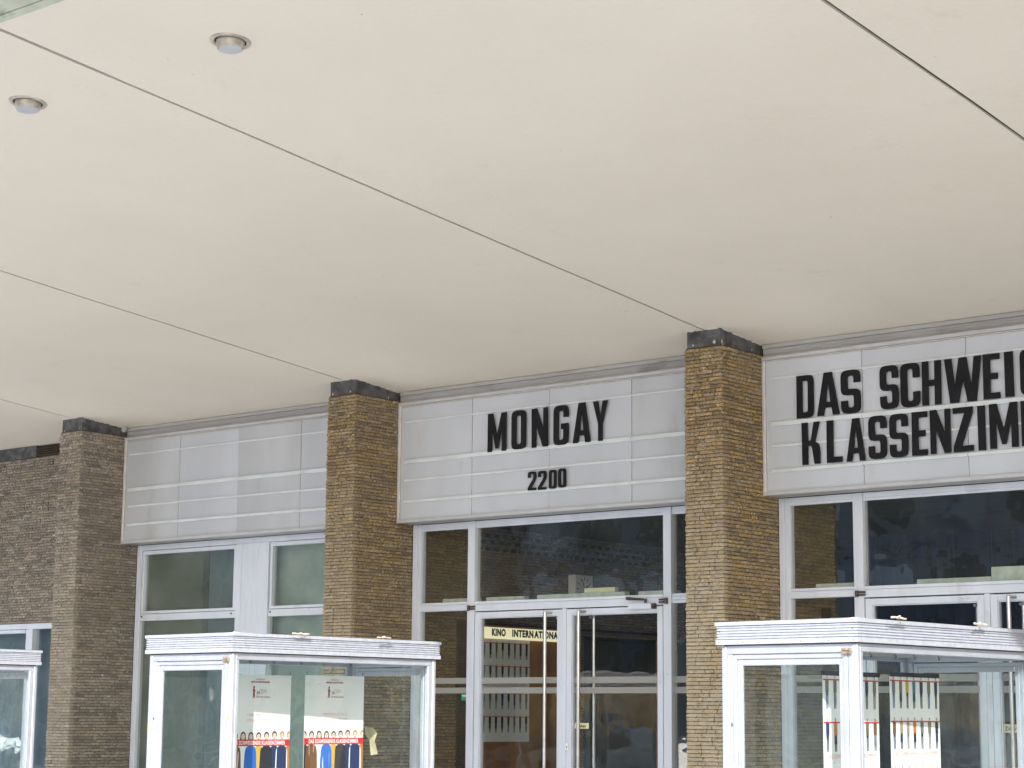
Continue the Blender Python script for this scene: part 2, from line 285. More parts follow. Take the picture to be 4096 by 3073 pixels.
# ------------------------------------------------------------------ marquee letter glyphs (height 1, stroke .19/.14)
def rp(pts, r=0.0, seg=3):
    """round the corners of a polygon whose third coordinate is a radius"""
    out = []
    n = len(pts)
    for i in range(n):
        p = Vector(pts[i][:2]); rr = pts[i][2] if len(pts[i]) > 2 else 0
        if not rr: out.append(p); continue
        a = Vector(pts[i - 1][:2]) - p; b = Vector(pts[(i + 1) % n][:2]) - p
        a = a.normalized() * min(rr, a.length * .49); b = b.normalized() * min(rr, b.length * .49)
        for k in range(seg + 1):
            t = k / seg; out.append((p + a) * (1 - t) ** 2 + p * 2 * t * (1 - t) + (p + b) * t * t)
    return out
T, S_, RO, RI = .172, .132, .15, .06
def glyph(c):
    t, s, r, q = T, S_, RO, RI
    if c in 'O0D':
        wd = .50
        if c == 'D': return wd, [rp([(0, 0), (wd, 0, r), (wd, 1, r), (0, 1)]), rp([(t, s), (t, 1 - s), (wd - t, 1 - s, q), (wd - t, s, q)])]
        return wd, [rp([(0, 0, r), (wd, 0, r), (wd, 1, r), (0, 1, r)]), rp([(t, s, q), (t, 1 - s, q), (wd - t, 1 - s, q), (wd - t, s, q)])]
    if c == 'C':
        wd = .48; return wd, [rp([(0, 0, r), (wd, 0, r), (wd, .34), (wd - t, .34), (wd - t, s, q), (t, s, q), (t, 1 - s, q), (wd - t, 1 - s, q), (wd - t, .66), (wd, .66), (wd, 1, r), (0, 1, r)])]
    if c == 'G':
        wd = .50; return wd, [rp([(0, 0, r), (wd, 0, r), (wd, .54), (wd * .5, .54), (wd * .5, .40), (wd - t, .40), (wd - t, s, q), (t, s, q), (t, 1 - s, q), (wd - t, 1 - s, q), (wd - t, .70), (wd, .70), (wd, 1, r), (0, 1, r)])]
    if c == 'S':
        wd = .49; return wd, [rp([(0, 0, r), (wd, 0, r), (wd, .56, r), (t, .56, q), (t, 1 - s, q), (wd - t, 1 - s, q), (wd - t, .70), (wd, .70), (wd, 1, r), (0, 1, r), (0, .42, r), (wd - t, .42, q), (wd - t, s, q), (t, s, q), (t, .30), (0, .30)])]
    if c == '2':
        wd = .50; return wd, [rp([(0, 0), (wd, 0), (wd, s), (t + .03, s), (wd, .60, .12), (wd, 1, r), (0, 1, r), (0, .68), (t, .68), (t, 1 - s, q), (wd - t, 1 - s, q), (wd - t, .62, .06), (0, .14, .03)])]
    if c == 'N':
        wd = .54; return wd, [rp([(0, 0), (t - .02, 0), (t - .02, .56), (wd - t, 0), (wd, 0), (wd, 1), (wd - t + .02, 1), (wd - t + .02, .46), (t, 1), (0, 1)])]
    if c == 'M':
        wd = .64; m = wd / 2; return wd, [rp([(0, 0), (t - .02, 0), (t - .02, .60), (m - .05, .08), (m + .05, .08), (wd - t + .02, .60), (wd - t + .02, 0), (wd, 0), (wd, 1), (wd - t, 1), (m, .42), (t, 1), (0, 1)])]
    if c == 'W':
        wd = .76; m = wd / 2; return wd, [rp([(.11, 0), (.29, 0), (m, .50), (wd - .29, 0), (wd - .11, 0), (wd, 1), (wd - t + .02, 1), (wd - .21, .36), (m + .08, 1), (m - .08, 1), (.21, .36), (t - .02, 1), (0, 1)])]
    if c == 'A':
        wd = .60; m = wd / 2; return wd, [rp([(0, 0), (.18, 0), (.215, .18), (wd - .215, .18), (wd - .18, 0), (wd, 0), (m + .11, 1), (m - .11, 1)]), rp([(.24, .31), (m, .78), (wd - .24, .31)])]
    if c == 'Y':
        wd = .58; m = wd / 2; h = t / 2; return wd, [rp([(m - h, 0), (m + h, 0), (m + h, .42), (wd, 1), (wd - .20, 1), (m, .60), (.20, 1), (0, 1), (m - h, .42)])]
    if c == 'H':
        wd = .50; return wd, [rp([(0, 0), (t, 0), (t, .43), (wd - t, .43), (wd - t, 0), (wd, 0), (wd, 1), (wd - t, 1), (wd - t, .57), (t, .57), (t, 1), (0, 1)])]
    if c == 'E':
        wd = .40; return wd, [rp([(0, 0), (wd, 0), (wd, s), (t, s), (t, .43), (wd - .05, .43), (wd - .05, .57), (t, .57), (t, 1 - s), (wd, 1 - s), (wd, 1), (0, 1)])]
    if c == 'I': return t, [rp([(0, 0), (t, 0), (t, 1), (0, 1)])]
    if c == 'L': wd = .40; return wd, [rp([(0, 0), (wd, 0), (wd, s), (t, s), (t, 1), (0, 1)])]
    if c == 'Z': wd = .50; return wd, [rp([(0, 0), (wd, 0), (wd, s), (t + .04, s), (wd, 1 - s), (wd, 1), (0, 1), (0, 1 - s), (wd - t - .04, 1 - s), (0, s)])]
    if c == 'K': wd = .52; return wd, [rp([(0, 0), (t, 0), (t, .44), (wd - .24, .44, .1), (wd - t, 0), (wd, 0), (wd, .44, .16), (wd - .14, .53), (wd, 1), (wd - t, 1), (wd - .26, .57), (t, .57), (t, 1), (0, 1)])]
    if c == 'R': wd = .50; return wd, [rp([(0, 0), (t, 0), (t, .40), (wd - t, .40, q), (wd - t, 0), (wd, 0), (wd, .42, .08), (wd, 1, r), (0, 1)]), rp([(t, .54), (t, 1 - s), (wd - t, 1 - s, q), (wd - t, .54, q)])]
_gl = {}
def glyph_mesh(c):
    if c in _gl: return _gl[c]
    wd, loops = glyph(c)
    cu = bpy.data.curves.new('g', 'CURVE'); cu.dimensions = '2D'; cu.fill_mode = 'BOTH'; cu.extrude = .5
    for lp in loops:
        sp = cu.splines.new('POLY'); sp.points.add(len(lp) - 1); sp.use_cyclic_u = True
        for i, v in enumerate(lp): sp.points[i].co = (v.x, v.y, 0, 1)
    me = curve_mesh(cu, 'marquee_letter'); me.materials.append(M['black'])
    for v in me.vertices: v.co = Vector((v.co.x / wd, v.co.z, v.co.y))   # stand up, unit width
    me.flip_normals()
    _gl[c] = me; return me

def solve_z(y): return 4.6448 - .0938 * y     # height of the canopy soffit
YP, YS, YF = -.012, .5555, .7875
PX = {1: -8.0, 2: -4.02, 3: 0.0, 4: 4.0}; HW = .1794; HC = .1584

# ------------------------------------------------------------------ ground and street
def sheet(name, x0, x1, y0, y1, z, mat):
    bm = bmesh.new(); bx(bm, x0, x1, y0, y1, z - .3, z); o = obj(name, bm, mat); o['kind'] = 'structure'; return o
sheet('ground', -400, 400, -400, 300, -.12, M['paving'])
sheet('pavement', -120, 120, -22, .9, 0, M['paving'])
bm = bmesh.new(); bx(bm, -200, 200, -46, -22.2, -.4, -.1); o = obj('road', bm, 'asphalt'); o['kind'] = 'structure'
bm = bmesh.new()
for i in range(-14, 14): bx(bm, i * 9, i * 9 + 4, -34.1, -33.95, -.1, -.094)
o = obj('road_marking', bm, 'paint'); o['kind'] = 'structure'
bm = bmesh.new(); bx(bm, -120, 120, -22.2, -22.0, -.3, .01); o = obj('kerb', bm, 'panelhouse'); o['kind'] = 'structure'

# ------------------------------------------------------------------ canopy
can = thing('canopy', (-2, -3, 4.8), 'deep cream canopy with flat painted soffit panels and thin dark joints above the cinema entrance', 'canopy')
jx = [-12.2, -8.0, -4.02, 0.0, 4.0, 8.0, 12.0, 16]
def jit(k, y): return .009 * noise.noise(Vector((k * 9.1, y * .9, 3))) + .003 * noise.noise(Vector((k * 5., y * 4, 8)))
for k in range(len(jx) - 1):
    bm = bmesh.new(); n = 40; g = .0130
    rows = []
    for i in range(n + 1):
        y = -6.80 + ((.80 if k == 0 else .60) + 6.80) * i / n; z = solve_z(y)
        ga = g + (.003 if i < 5 else 0)
        xa = jx[k] + ga + jit(k, y); xb = jx[k + 1] - ga + jit(k + 1, y)
        rows.append([bm.verts.new((xa, y, z)), bm.verts.new((xb, y, z)), bm.verts.new((xa, y, z + .03)), bm.verts.new((xb, y, z + .03))])
    for a, b in zip(rows[:-1], rows[1:]):
        bm.faces.new((a[0], b[0], b[1], a[1])); bm.faces.new((a[2], a[3], b[3], b[2])); bm.faces.new((a[0], a[2], b[2], b[0])); bm.faces.new((a[1], b[1], b[3], a[3]))
    bm.faces.new((rows[0][0], rows[0][1], rows[0][3], rows[0][2])); bm.faces.new((rows[-1][0], rows[-1][2], rows[-1][3], rows[-1][1]))
    obj('soffit_panel', bm, 'soffit', can)
def slab(bm, x0, x1, y0, y1, h0, h1):
    vs = [bm.verts.new(v) for v in ((x0, y0, solve_z(y0) + h0), (x1, y0, solve_z(y0) + h0), (x1, y1, solve_z(y1) + h0), (x0, y1, solve_z(y1) + h0),
                                     (x0, y0, solve_z(y0) + h1), (x1, y0, solve_z(y0) + h1), (x1, y1, solve_z(y1) + h1), (x0, y1, solve_z(y1) + h1))]
    for f in ((3, 2, 1, 0), (4, 5, 6, 7), (0, 1, 5, 4), (1, 2, 6, 5), (2, 3, 7, 6), (3, 0, 4, 7)): bm.faces.new([vs[i] for i in f])
bm = bmesh.new(); slab(bm, -12.2, 16, -6.86, .60, .034, .30); obj('canopy_slab', bm, 'gap', can)
M['seal'] = pm('joint_sealant', (.014, .012, .010), (.03, .027, .022), scale=12, rough=.9)
for x in jx[1:-1]:
    bm = bmesh.new(); slab(bm, x - .026, x + .026, -6.80, .598, .0315, .0335); slab(bm, x - .0095, x + .0095, -6.80, .598, .012, .031); obj('joint_seal', bm, 'seal', can)
bm = bmesh.new(); slab(bm, -12.2, 16, -6.862, -6.804, -.006, .033); obj('edge_strip', bm, 'trim', can)
bm = bmesh.new(); slab(bm, -12.2, 16, -7.25, -6.868, -.002, .30); obj('edge_beam', bm, 'trim', can)
bm = bmesh.new(); bx(bm, -12.2, 16, -7.25, 9, 5.65, 11); bx(bm, -12.2, 16, .82, 9, 4.9, 5.65); obj('upper_storey', bm, 'panelhouse', can)

# recessed downlights
def downlight(x, y, label, tilt):
    r = thing('ceiling_light', (x, y, solve_z(y)), label, 'ceiling light', 'round ceiling lights set in the canopy', local=True)
    r.rotation_euler = (math.atan(-.0938), 0, 0)
    def ring(name, prof, mat, par, M4=None, n=40):
        bm = bmesh.new(); L = []
        for (rr, z) in prof:
            L.append([bm.verts.new((rr * math.cos(2 * math.pi * i / n), rr * math.sin(2 * math.pi * i / n), z)) for i in range(n)])
        for a, b in zip(L[:-1], L[1:]):
            for i in range(n): bm.faces.new((a[i], a[(i + 1) % n], b[(i + 1) % n], b[i]))
        if M4: bmesh.ops.transform(bm, verts=bm.verts, matrix=M4)
        return obj(name, bm, mat, par, smooth=False)
    ring('ring', [(.088, .02), (.088, -.004), (.092, -.008), (.112, -.006), (.114, 0), (.114, .004)], 'lamp_ring', r)
    tm = Matrix.Rotation(tilt, 4, 'Y') @ Matrix.Rotation(R(4), 4, 'X')
    h = ring('housing', [(.074, .03), (.078, -.010), (.073, -.038), (.070, -.045), (.064, -.047)], 'lamp_body', r, tm)
    ring('lens', [(.064, -.0465), (.0638, -.050), (.04, -.052), (.0001, -.053)], 'lens', h, tm)
    bm = bmesh.new(); cyl(bm, (0, 0, -.0015), (0, 0, -.003), .088, .088, 32); obj('recess', bm, 'gap', r)
downlight(1.004, -5.965, 'round metal downlight with grey lens, the larger one near the top edge', R(-3))
downlight(-.778, -5.973, 'round metal downlight with grey lens, the one nearer the left edge of the canopy', R(-3))

# ------------------------------------------------------------------ bricks
BH = .0305
VAR = {}
def brick_variants(matname):
    if matname in VAR: return VAR[matname]
    out = []
    for k in range(10):
        rnd = random.Random(100 + k); nx, nz = 6, 3; bm = bmesh.new(); h = BH - .0046
        g = []
        for j in range(nz + 1):
            row = []
            for i in range(nx + 1):
                x = -.5 + i / nx; z = -h / 2 + h * j / nz
                y = -.003 - rnd.random() * .0105 - (.003 if j == 1 else 0) + (.009 * rnd.random() if j == nz else 0)
                if i in (0, nx): y += .003
                row.append(bm.verts.new((x, y, z + (rnd.random() - .5) * .0022)))
            g.append(row)
        for j in range(nz):
            for i in range(nx): bm.faces.new((g[j][i], g[j][i + 1], g[j + 1][i + 1], g[j + 1][i]))
        bk = [bm.verts.new((x, .014, z)) for x, z in ((-.5, -h / 2), (.5, -h / 2), (.5, h / 2), (-.5, h / 2))]
        bm.faces.new([bk[0], bk[1]] + g[0][::-1]); bm.faces.new([bk[2], bk[3]] + g[nz])
        bm.faces.new([bk[3], bk[0]] + [g[j][0] for j in range(nz + 1)]); bm.faces.new([bk[1], bk[2]] + [g[j][nx] for j in range(nz, -1, -1)])
        bmesh.ops.triangulate(bm, faces=bm.faces[:])
        out.append(mesh_from(bm, 'brick', matname))
    VAR[matname] = out; return out
def scr(P):
    d = P - CAM; z = d.dot(Fv); return 2048 + F_PX * d.dot(Rv) / z, 1536 - F_PX * d.dot(Uv) / z, z
def lay(P0, u, ang, L, z0, z1, rnd, lens, off=0):
    """bricks of one wall face; returns (centre, length, angle)"""
    res = []; n = int((z1 - z0) / BH + .5)
    for c in range(n):
        z = z1 - (c + .5) * BH; x = -rnd.random() * lens[0] * .8 if L > .6 else 0
        while x < L - .012:
            l = rnd.uniform(*lens)
            a = max(x, 0); b = min(x + l, L)
            if L - b < .04: b = L
            if b - a > .015: res.append((P0 + u * ((a + b) / 2) + Vector((0, 0, z - P0.z)), b - a - .006, ang, (rnd.random() - .5)))
            x = b if b == L else x + l
            if b == L: break
    return res
def build_bricks(root, placed, mat, nparts, seed, always_stuff=False):
    rnd = random.Random(seed); var = brick_variants(mat); root_o = ORG[root.name]
    sc_ = []
    for i, (c, l, a, d) in enumerate(placed):
        X, Y, z = scr(c); vis = -40 < X < 4136 and -40 < Y < 3110
        sc_.append((-(l * (1 if a == 0 else .85) / z) if vis else 1, i))
    sc_.sort(); parts = set(i for s, i in sc_[:nparts] if s < 0)
    V = []; Fc = []
    data = [([v.co.copy() for v in m.vertices], [tuple(p.vertices) for p in m.polygons]) for m in var]
    for i, (c, l, a, d) in enumerate(placed):
        k = rnd.randrange(10); fl = rnd.choice((-1, 1))
        nrm = Vector((0, -1, 0)) if a == 0 else Vector((1, 0, 0))
        pos = c - root_o + nrm * d * .008
        if i in parts:
            o = bpy.data.objects.new('brick', var[k]); COL.objects.link(o); o.parent = root
            o.location = pos; o.rotation_euler = (0, 0, a); o.scale = (l, 1, 1)
        else:
            ca, sa = math.cos(a), math.sin(a); b0 = len(V)
            for v in data[k][0]:
                x, y = v.x * l, v.y; V.append((pos.x + x * ca - y * sa, pos.y + x * sa + y * ca, pos.z + v.z))
            Fc += [tuple(b0 + q for q in f) for f in data[k][1]]
    me = bpy.data.meshes.new('brickwork'); me.from_pydata(V, [], Fc); me.materials.append(M[mat])
    o = bpy.data.objects.new('brickwork', me); COL.objects.link(o); o.parent = root; o['kind'] = 'stuff'; ORG[o.name] = root_o

ZC = 4.4992
def pier(i, mat, core, label, nparts, inner):
    X = PX[i]; rnd = random.Random(i * 31)
    r = thing('brick_pier', (X, .4, 0), label, 'brick pier', 'brick piers between the letter boards')
    box('pier_core', r, core, X - HW + .010, X + HW - .010, YP + .010, YF + .07, 0, ZC, bev=0)
    P = lay(Vector((X - HW, YP + .006, 0)), Vector((1, 0, 0)), 0, 2 * HW, 0, ZC, rnd, (.075, .155))
    P += lay(Vector((X + HW - .006, YP, 0)), Vector((0, 1, 0)), math.pi / 2, YF - YP - .002, 0, ZC, rnd, (.08, .21))
    # left flank, seen only edge-on
    build_bricks(r, P, mat, nparts, i)
    # dark lead-clad cap under the soffit
    bm = bmesh.new(); n = 12
    def ln(a, b, t): return a + (b - a) * t
    xs = (X - HC, X + HC); ys = (0.0, .60)
    vs = []
    for (x, y) in ((xs[0], ys[0]), (xs[1], ys[0]), (xs[1], ys[1]), (xs[0], ys[1])):
        vs.append((bm.verts.new((x, y, ZC + .002)), bm.verts.new((x, y, solve_z(y) - .0015))))
    for k in range(4): bm.faces.new((vs[k][0], vs[(k + 1) % 4][0], vs[(k + 1) % 4][1], vs[k][1]))
    bm.faces.new([v[0] for v in vs][::-1]); bm.faces.new([v[1] for v in vs])
    bmesh.ops.subdivide_edges(bm, edges=bm.edges[:], cuts=10, use_grid_fill=True)
    for v in bm.verts:
        if ZC + .01 < v.co.z < solve_z(v.co.y) - .01:
            q = noise.noise(v.co * 14 + Vector((i * 7, 0, 0))) * .004
            if abs(v.co.x - xs[1]) < 1e-4: v.co.x += q
            if abs(v.co.y) < 1e-4: v.co.y -= abs(q)
    cap = obj('lead_cap', bm, 'zinc', r, smooth=False)
    box('cap_cord', cap, 'gap', (X - HC - .006, X + HC + .008, -.010, .0, ZC + .0005, ZC + .007), (X + HC + .0005, X + HC + .008, .001, .57, ZC + .0005, ZC + .007), bev=0)
    # plaster remnants on the cap and crumbs at the soffit line
    bm = bmesh.new()
    spots = {3: [(0, .105, .035, .018), (0, -.10, .03, .010), (1, .02, .035, .016), (1, .45, .028, .009), (1, .03, .0, .018)],
             2: [(0, -.125, .025, .014), (0, .10, .03, .010), (1, .44, .022, .010)], 1: [(0, -.12, .02, .009), (0, .13, .028, .007)], 4: [(1, .2, .03, .01)]}[i]
    for (s, a, hgt, rr) in spots:
        c = Vector((X + a, -.003, ZC + hgt)) if s == 0 else Vector((X + HC + .003, a, ZC + hgt))
        L = []
        for k in range(9):
            t = k * 2 * math.pi / 9; q = rr * (.6 + .6 * random.random())
            L.append(bm.verts.new(c + (Vector((math.cos(t) * q, 0, math.sin(t) * q * 1.1)) if s == 0 else Vector((0, math.cos(t) * q * .8, math.sin(t) * q * 1.5)))))
        tip = bm.verts.new(c + (Vector((0, -.005, 0)) if s == 0 else Vector((.005, 0, 0))))
        for k in range(9): bm.faces.new((L[k], L[(k + 1) % 9], tip))
    obj('plaster_remnant', bm, 'plaster', cap)
    bm = bmesh.new()
    for k in range(44):
        t = random.random(); s = .0045 + .006 * random.random()
        if t < .35: c = Vector((X - HC + 2 * HC * t / .35, -.004, solve_z(0) - .002))
        else:
            y = .58 * (t - .35) / .65; c = Vector((X + HC + .004, y, solve_z(y) - .002))
        bx(bm, c.x - s * (1.6 if t < .35 else .6), c.x + s * (1.6 if t < .35 else .6), c.y - s * (.6 if t < .35 else 1.8), c.y + s * (.6 if t < .35 else 1.8), c.z - s * .5, c.z + .0014)
    obj('plaster_edge', bm, 'bead', cap)
    return r
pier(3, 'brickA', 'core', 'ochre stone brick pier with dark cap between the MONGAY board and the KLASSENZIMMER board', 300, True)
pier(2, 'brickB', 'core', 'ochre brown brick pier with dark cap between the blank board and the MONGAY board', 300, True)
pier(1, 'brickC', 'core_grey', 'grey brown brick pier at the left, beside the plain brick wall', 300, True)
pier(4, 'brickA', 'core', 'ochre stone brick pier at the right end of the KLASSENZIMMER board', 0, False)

# side returns of the piers inside the glass
for i in (2, 3):
    X = PX[i]
    r = thing('interior_brick_wall', (X, 1.5, 0), {2: 'brick wall inside the glass beside the KINO sign, with a dark vent strip', 3: 'short brick wall inside the glass below the KLASSENZIMMER board'}[i], 'brick wall')
    y1 = 5.2 if i == 2 else 1.66
    box('wall_core', r, 'core', (X - .16, X + .163, YF + .095, min(y1, 3.4), 0, 3.95), *([(X - .16, X + .163, 3.402, y1, 2.40, 3.95)] if i == 2 else []), bev=0)
    P = lay(Vector((X + .172, YF + .095, 0)), Vector((0, 1, 0)), math.pi / 2, min(y1, 3.4 if i == 2 else y1) - YF - .095, .8, 3.42, random.Random(i + 50), (.08, .2))
    if i == 2: P += lay(Vector((X + .172, 3.4, 0)), Vector((0, 1, 0)), math.pi / 2, 1.8, 2.4, 3.42, random.Random(77), (.1, .2))
    build_bricks(r, P, 'brickB' if i == 2 else 'brickA', 120 if i == 2 else 90, i + 60)
    g = box('vent_strip', r, 'gap', X + .180, X + .194, 1.42, 1.55, .5, 2.50, bev=0)
    bm = bmesh.new()
    for k in range(104):
        z = .8 + k * .0165; 
        if z < 2.49: bx(bm, X + .1945, X + .202, 1.424, 1.546, z, z + .007)
    obj('vent_slats', bm, 'dark', g, kind='stuff')
    if i == 2:
        bm = bmesh.new()
        for rr in range(3):
            for k in range(22):
                y = 1.70 + k * .128 + (.064 if rr % 2 else 0); z = 3.19 + rr * .066
                bx(bm, X + .181, X + .199, y, y + .062, z, z + .034)
        obj('pierced_blocks', bm, 'gap', r, kind='stuff')

# plain brick wall at the far left
lw = thing('brick_wall', (-10.2, .79, 2.57), 'dark grey brown brick wall above the low window strip at the left edge', 'brick wall')
box('wall_core', lw, 'core_grey', -12.2, -8.16, .805, 1.1, 2.575, 4.436, bev=0)
build_bricks(lw, lay(Vector((-11.4, .797, 0)), Vector((1, 0, 0)), 0, 3.22, 2.575, 4.436, random.Random(5), (.08, .17)), 'brickC', 300, 9)
bm = bmesh.new(); bx(bm, -12.2, -9.62, .765, 1.1, 4.438, 4.568); obj('lead_band', bm, 'zinc', lw)
bm = bmesh.new(); bx(bm, -9.618, -8.19, .80, 1.1, 4.438, 4.566); gr = obj('grille_backing', bm, 'gap', lw)
bm = bmesh.new()
for k in range(70):
    x = -9.61 + k * .02
    bx(bm, x, x + .007, .775, .7995, 4.455, 4.545)
for z in (4.455, 4.48, 4.505, 4.53): bx(bm, -9.615, -8.2, .768, .7745, z, z + .006)
obj('grille', bm, 'dark', gr, kind='stuff')

# ------------------------------------------------------------------ fascia strips and letter boards
def fascia(xa, xb, label):
    r = thing('fascia', ((xa + xb) / 2, YS, 4.5), label, 'fascia', 'ribbed fascia strips above the letter boards')
    z1 = 4.590
    box('dark_reveal', r, 'gap', xa, xb, .60, .66, 4.49, 4.60, bev=0)
    box('flat_band', r, 'alud', xa, xb, .575, .599, 4.553, 4.586, bev=.001)
    for k in range(6):
        z = 4.486 + k * .0109
        box('rib', r, 'alud', xa, xb, .583 + (.003 if k % 2 else 0), .599, z, z + .0100, bev=.0016)
def board(xa, xb, joints, label, pans, loose=False):
    r = thing('letter_board', ((xa + xb) / 2, YS, 3.36), label, 'letter board', 'long letter boards between the piers')
    zo0, zo1 = 3.3549, 4.482; zi0, zi1 = 3.386, 4.440
    box('case_back', r, 'alud', xa, xb, .600, YF + .01, zo0 + .004, zo1 - .002, bev=0)
    xi0, xi1 = xa + .023, xb - .023
    f = box('frame', r, 'alus', (xa, xb, YS, .599, zo0, zi0 - .001), (xa, xb, YS, .599, zi1 + .012, zo1), (xa, xi0 - .003, YS + .0005, .598, zi0, zi1 + .011), (xi1 + .003, xb, YS + .0005, .598, zi0, zi1 + .011), bev=.003)
    box('bead', f, 'bead', (xi0 - .003, xi0 + .003, YS + .006, .5752, zi0, zi1 + .011), (xi0 + .004, xi1, YS + .006, .5752, zi1 + .002, zi1 + .0075), bev=0)
    js = [xi0 + .003] + joints + [xi1]
    Z = [(4.290, 4.307, .012), (3.906, 3.942, .020), (3.738, 3.757, .012), (3.536, 3.563, .018)]
    box('seam_backing', r, 'seam', xi0, xi1, .5895, .599, zi0, zi1, bev=0)
    for k, (a, b) in enumerate(zip(js[:-1], js[1:])):
        o = box('panel', r, pans[k % len(pans)], a + .0025, b - .0025, .5765 + .002 * (k % 2), .589, zi0 + .001, zi1, bev=.0012)
        for q, (z0, z1, d) in enumerate(Z):
            dz = random.uniform(-.003, .003)
            xs = a + (.055 if k == 0 else .002)
            box('letter_rail', r, 'rail', xs, b - .001, .5765 - d, .5762, z0 + dz, z1 + dz, bev=.001)
    return r
fascia(PX[3] + HW + .001, PX[4] - HW, 'ribbed grey fascia strip above the DAS SCHWEIGENDE KLASSENZIMMER board')
fascia(PX[2] + HW + .001, PX[3] - HW, 'ribbed grey fascia strip above the MONGAY board')
fascia(PX[1] + HW + .001, PX[2] - HW, 'ribbed grey fascia strip above the blank letter board')
board(PX[3] + HW + .002, PX[4] - HW, [1.093, 1.983, 2.88], 'letter board spelling DAS SCHWEIGENDE KLASSENZIMMER in large black letters', ['opalc', 'opal', 'opalc', 'opal'])
board(PX[2] + HW + .002, PX[3] - HW, [-2.934, -2.036, -1.138], 'letter board with MONGAY and 2200 between two brick piers', ['opalc', 'opal', 'opal', 'opalb'])
board(PX[1] + HW + .002, PX[2] - HW, [-6.939, -6.043, -5.149], 'blank letter board with empty rails and no letters', ['opalb', 'opal', 'opalb', 'opal'])

ORD = ['first', 'second', 'third', 'fourth', 'fifth', 'sixth', 'seventh', 'eighth', 'ninth', 'tenth', 'eleventh', 'twelfth', 'thirteenth', 'fourteenth']
def letters(text, spans, z0, z1, word, grp, digit=False):
    seen = {}
    for k, (c, (a, b)) in enumerate(zip(text, spans)):
        o = bpy.data.objects.new('marquee_letter', glyph_mesh(c)); COL.objects.link(o)
        dz = random.uniform(-.002, .003); h = z1 - z0
        o.location = (a, .5545, z0 + dz); o.scale = (b - a, .007, h); o.rotation_euler = (0, R(random.uniform(-.5, .5)), 0)
        kind = 'number' if digit else 'letter'
        seen[c] = seen.get(c, 0) + 1; tot = text.count(c)
        wh = '' if tot == 1 else ORD[seen[c] - 1] + ' '
        lab = f'black {wh}{kind} {c} of {word} on the letter board'
        if digit: lab = ['black figure 2 at the left end of the time 2200', 'black figure 2 beside a zero in the time 2200', 'black figure 0 right of the twos on the MONGAY board', 'black figure 0 closing the time on the MONGAY board'][k]
        tag(o, lab, kind, grp)
letters('MONGAY', [(-2.728, -2.511), (-2.450, -2.282), (-2.216, -2.031), (-1.971, -1.803), (-1.756, -1.560), (-1.535, -1.375)], 3.933, 4.280, 'MONGAY', 'letters of MONGAY')
letters('2200', [(-2.257, -2.162), (-2.142, -2.048), (-2.020, -1.936), (-1.914, -1.828)], 3.556, 3.722, '2200', 'numbers of 2200', True)
letters('DAS', [(.510, .668), (.698, .902), (.916, 1.093)], 3.950, 4.292, 'DAS', 'letters of DAS')
letters('SCHWEIGENDE', [(1.262, 1.424), (1.441, 1.607), (1.623, 1.784), (1.812, 2.118), (2.130, 2.266), (2.306, 2.377), (2.428, 2.59), (2.64, 2.78), (2.82, 3.0), (3.05, 3.21), (3.26, 3.40)], 3.950, 4.288, 'SCHWEIGENDE', 'letters of SCHWEIGENDE')
letters('KLASSENZIMMER', [(.556, .721), (.779, .920), (.955, 1.125), (1.151, 1.311), (1.336, 1.496), (1.526, 1.658), (1.683, 1.854), (1.876, 2.040), (2.078, 2.139), (2.172, 2.399), (2.425, 2.65), (2.69, 2.83), (2.87, 3.03)], 3.574, 3.908, 'KLASSENZIMMER', 'letters of KLASSENZIMMER')

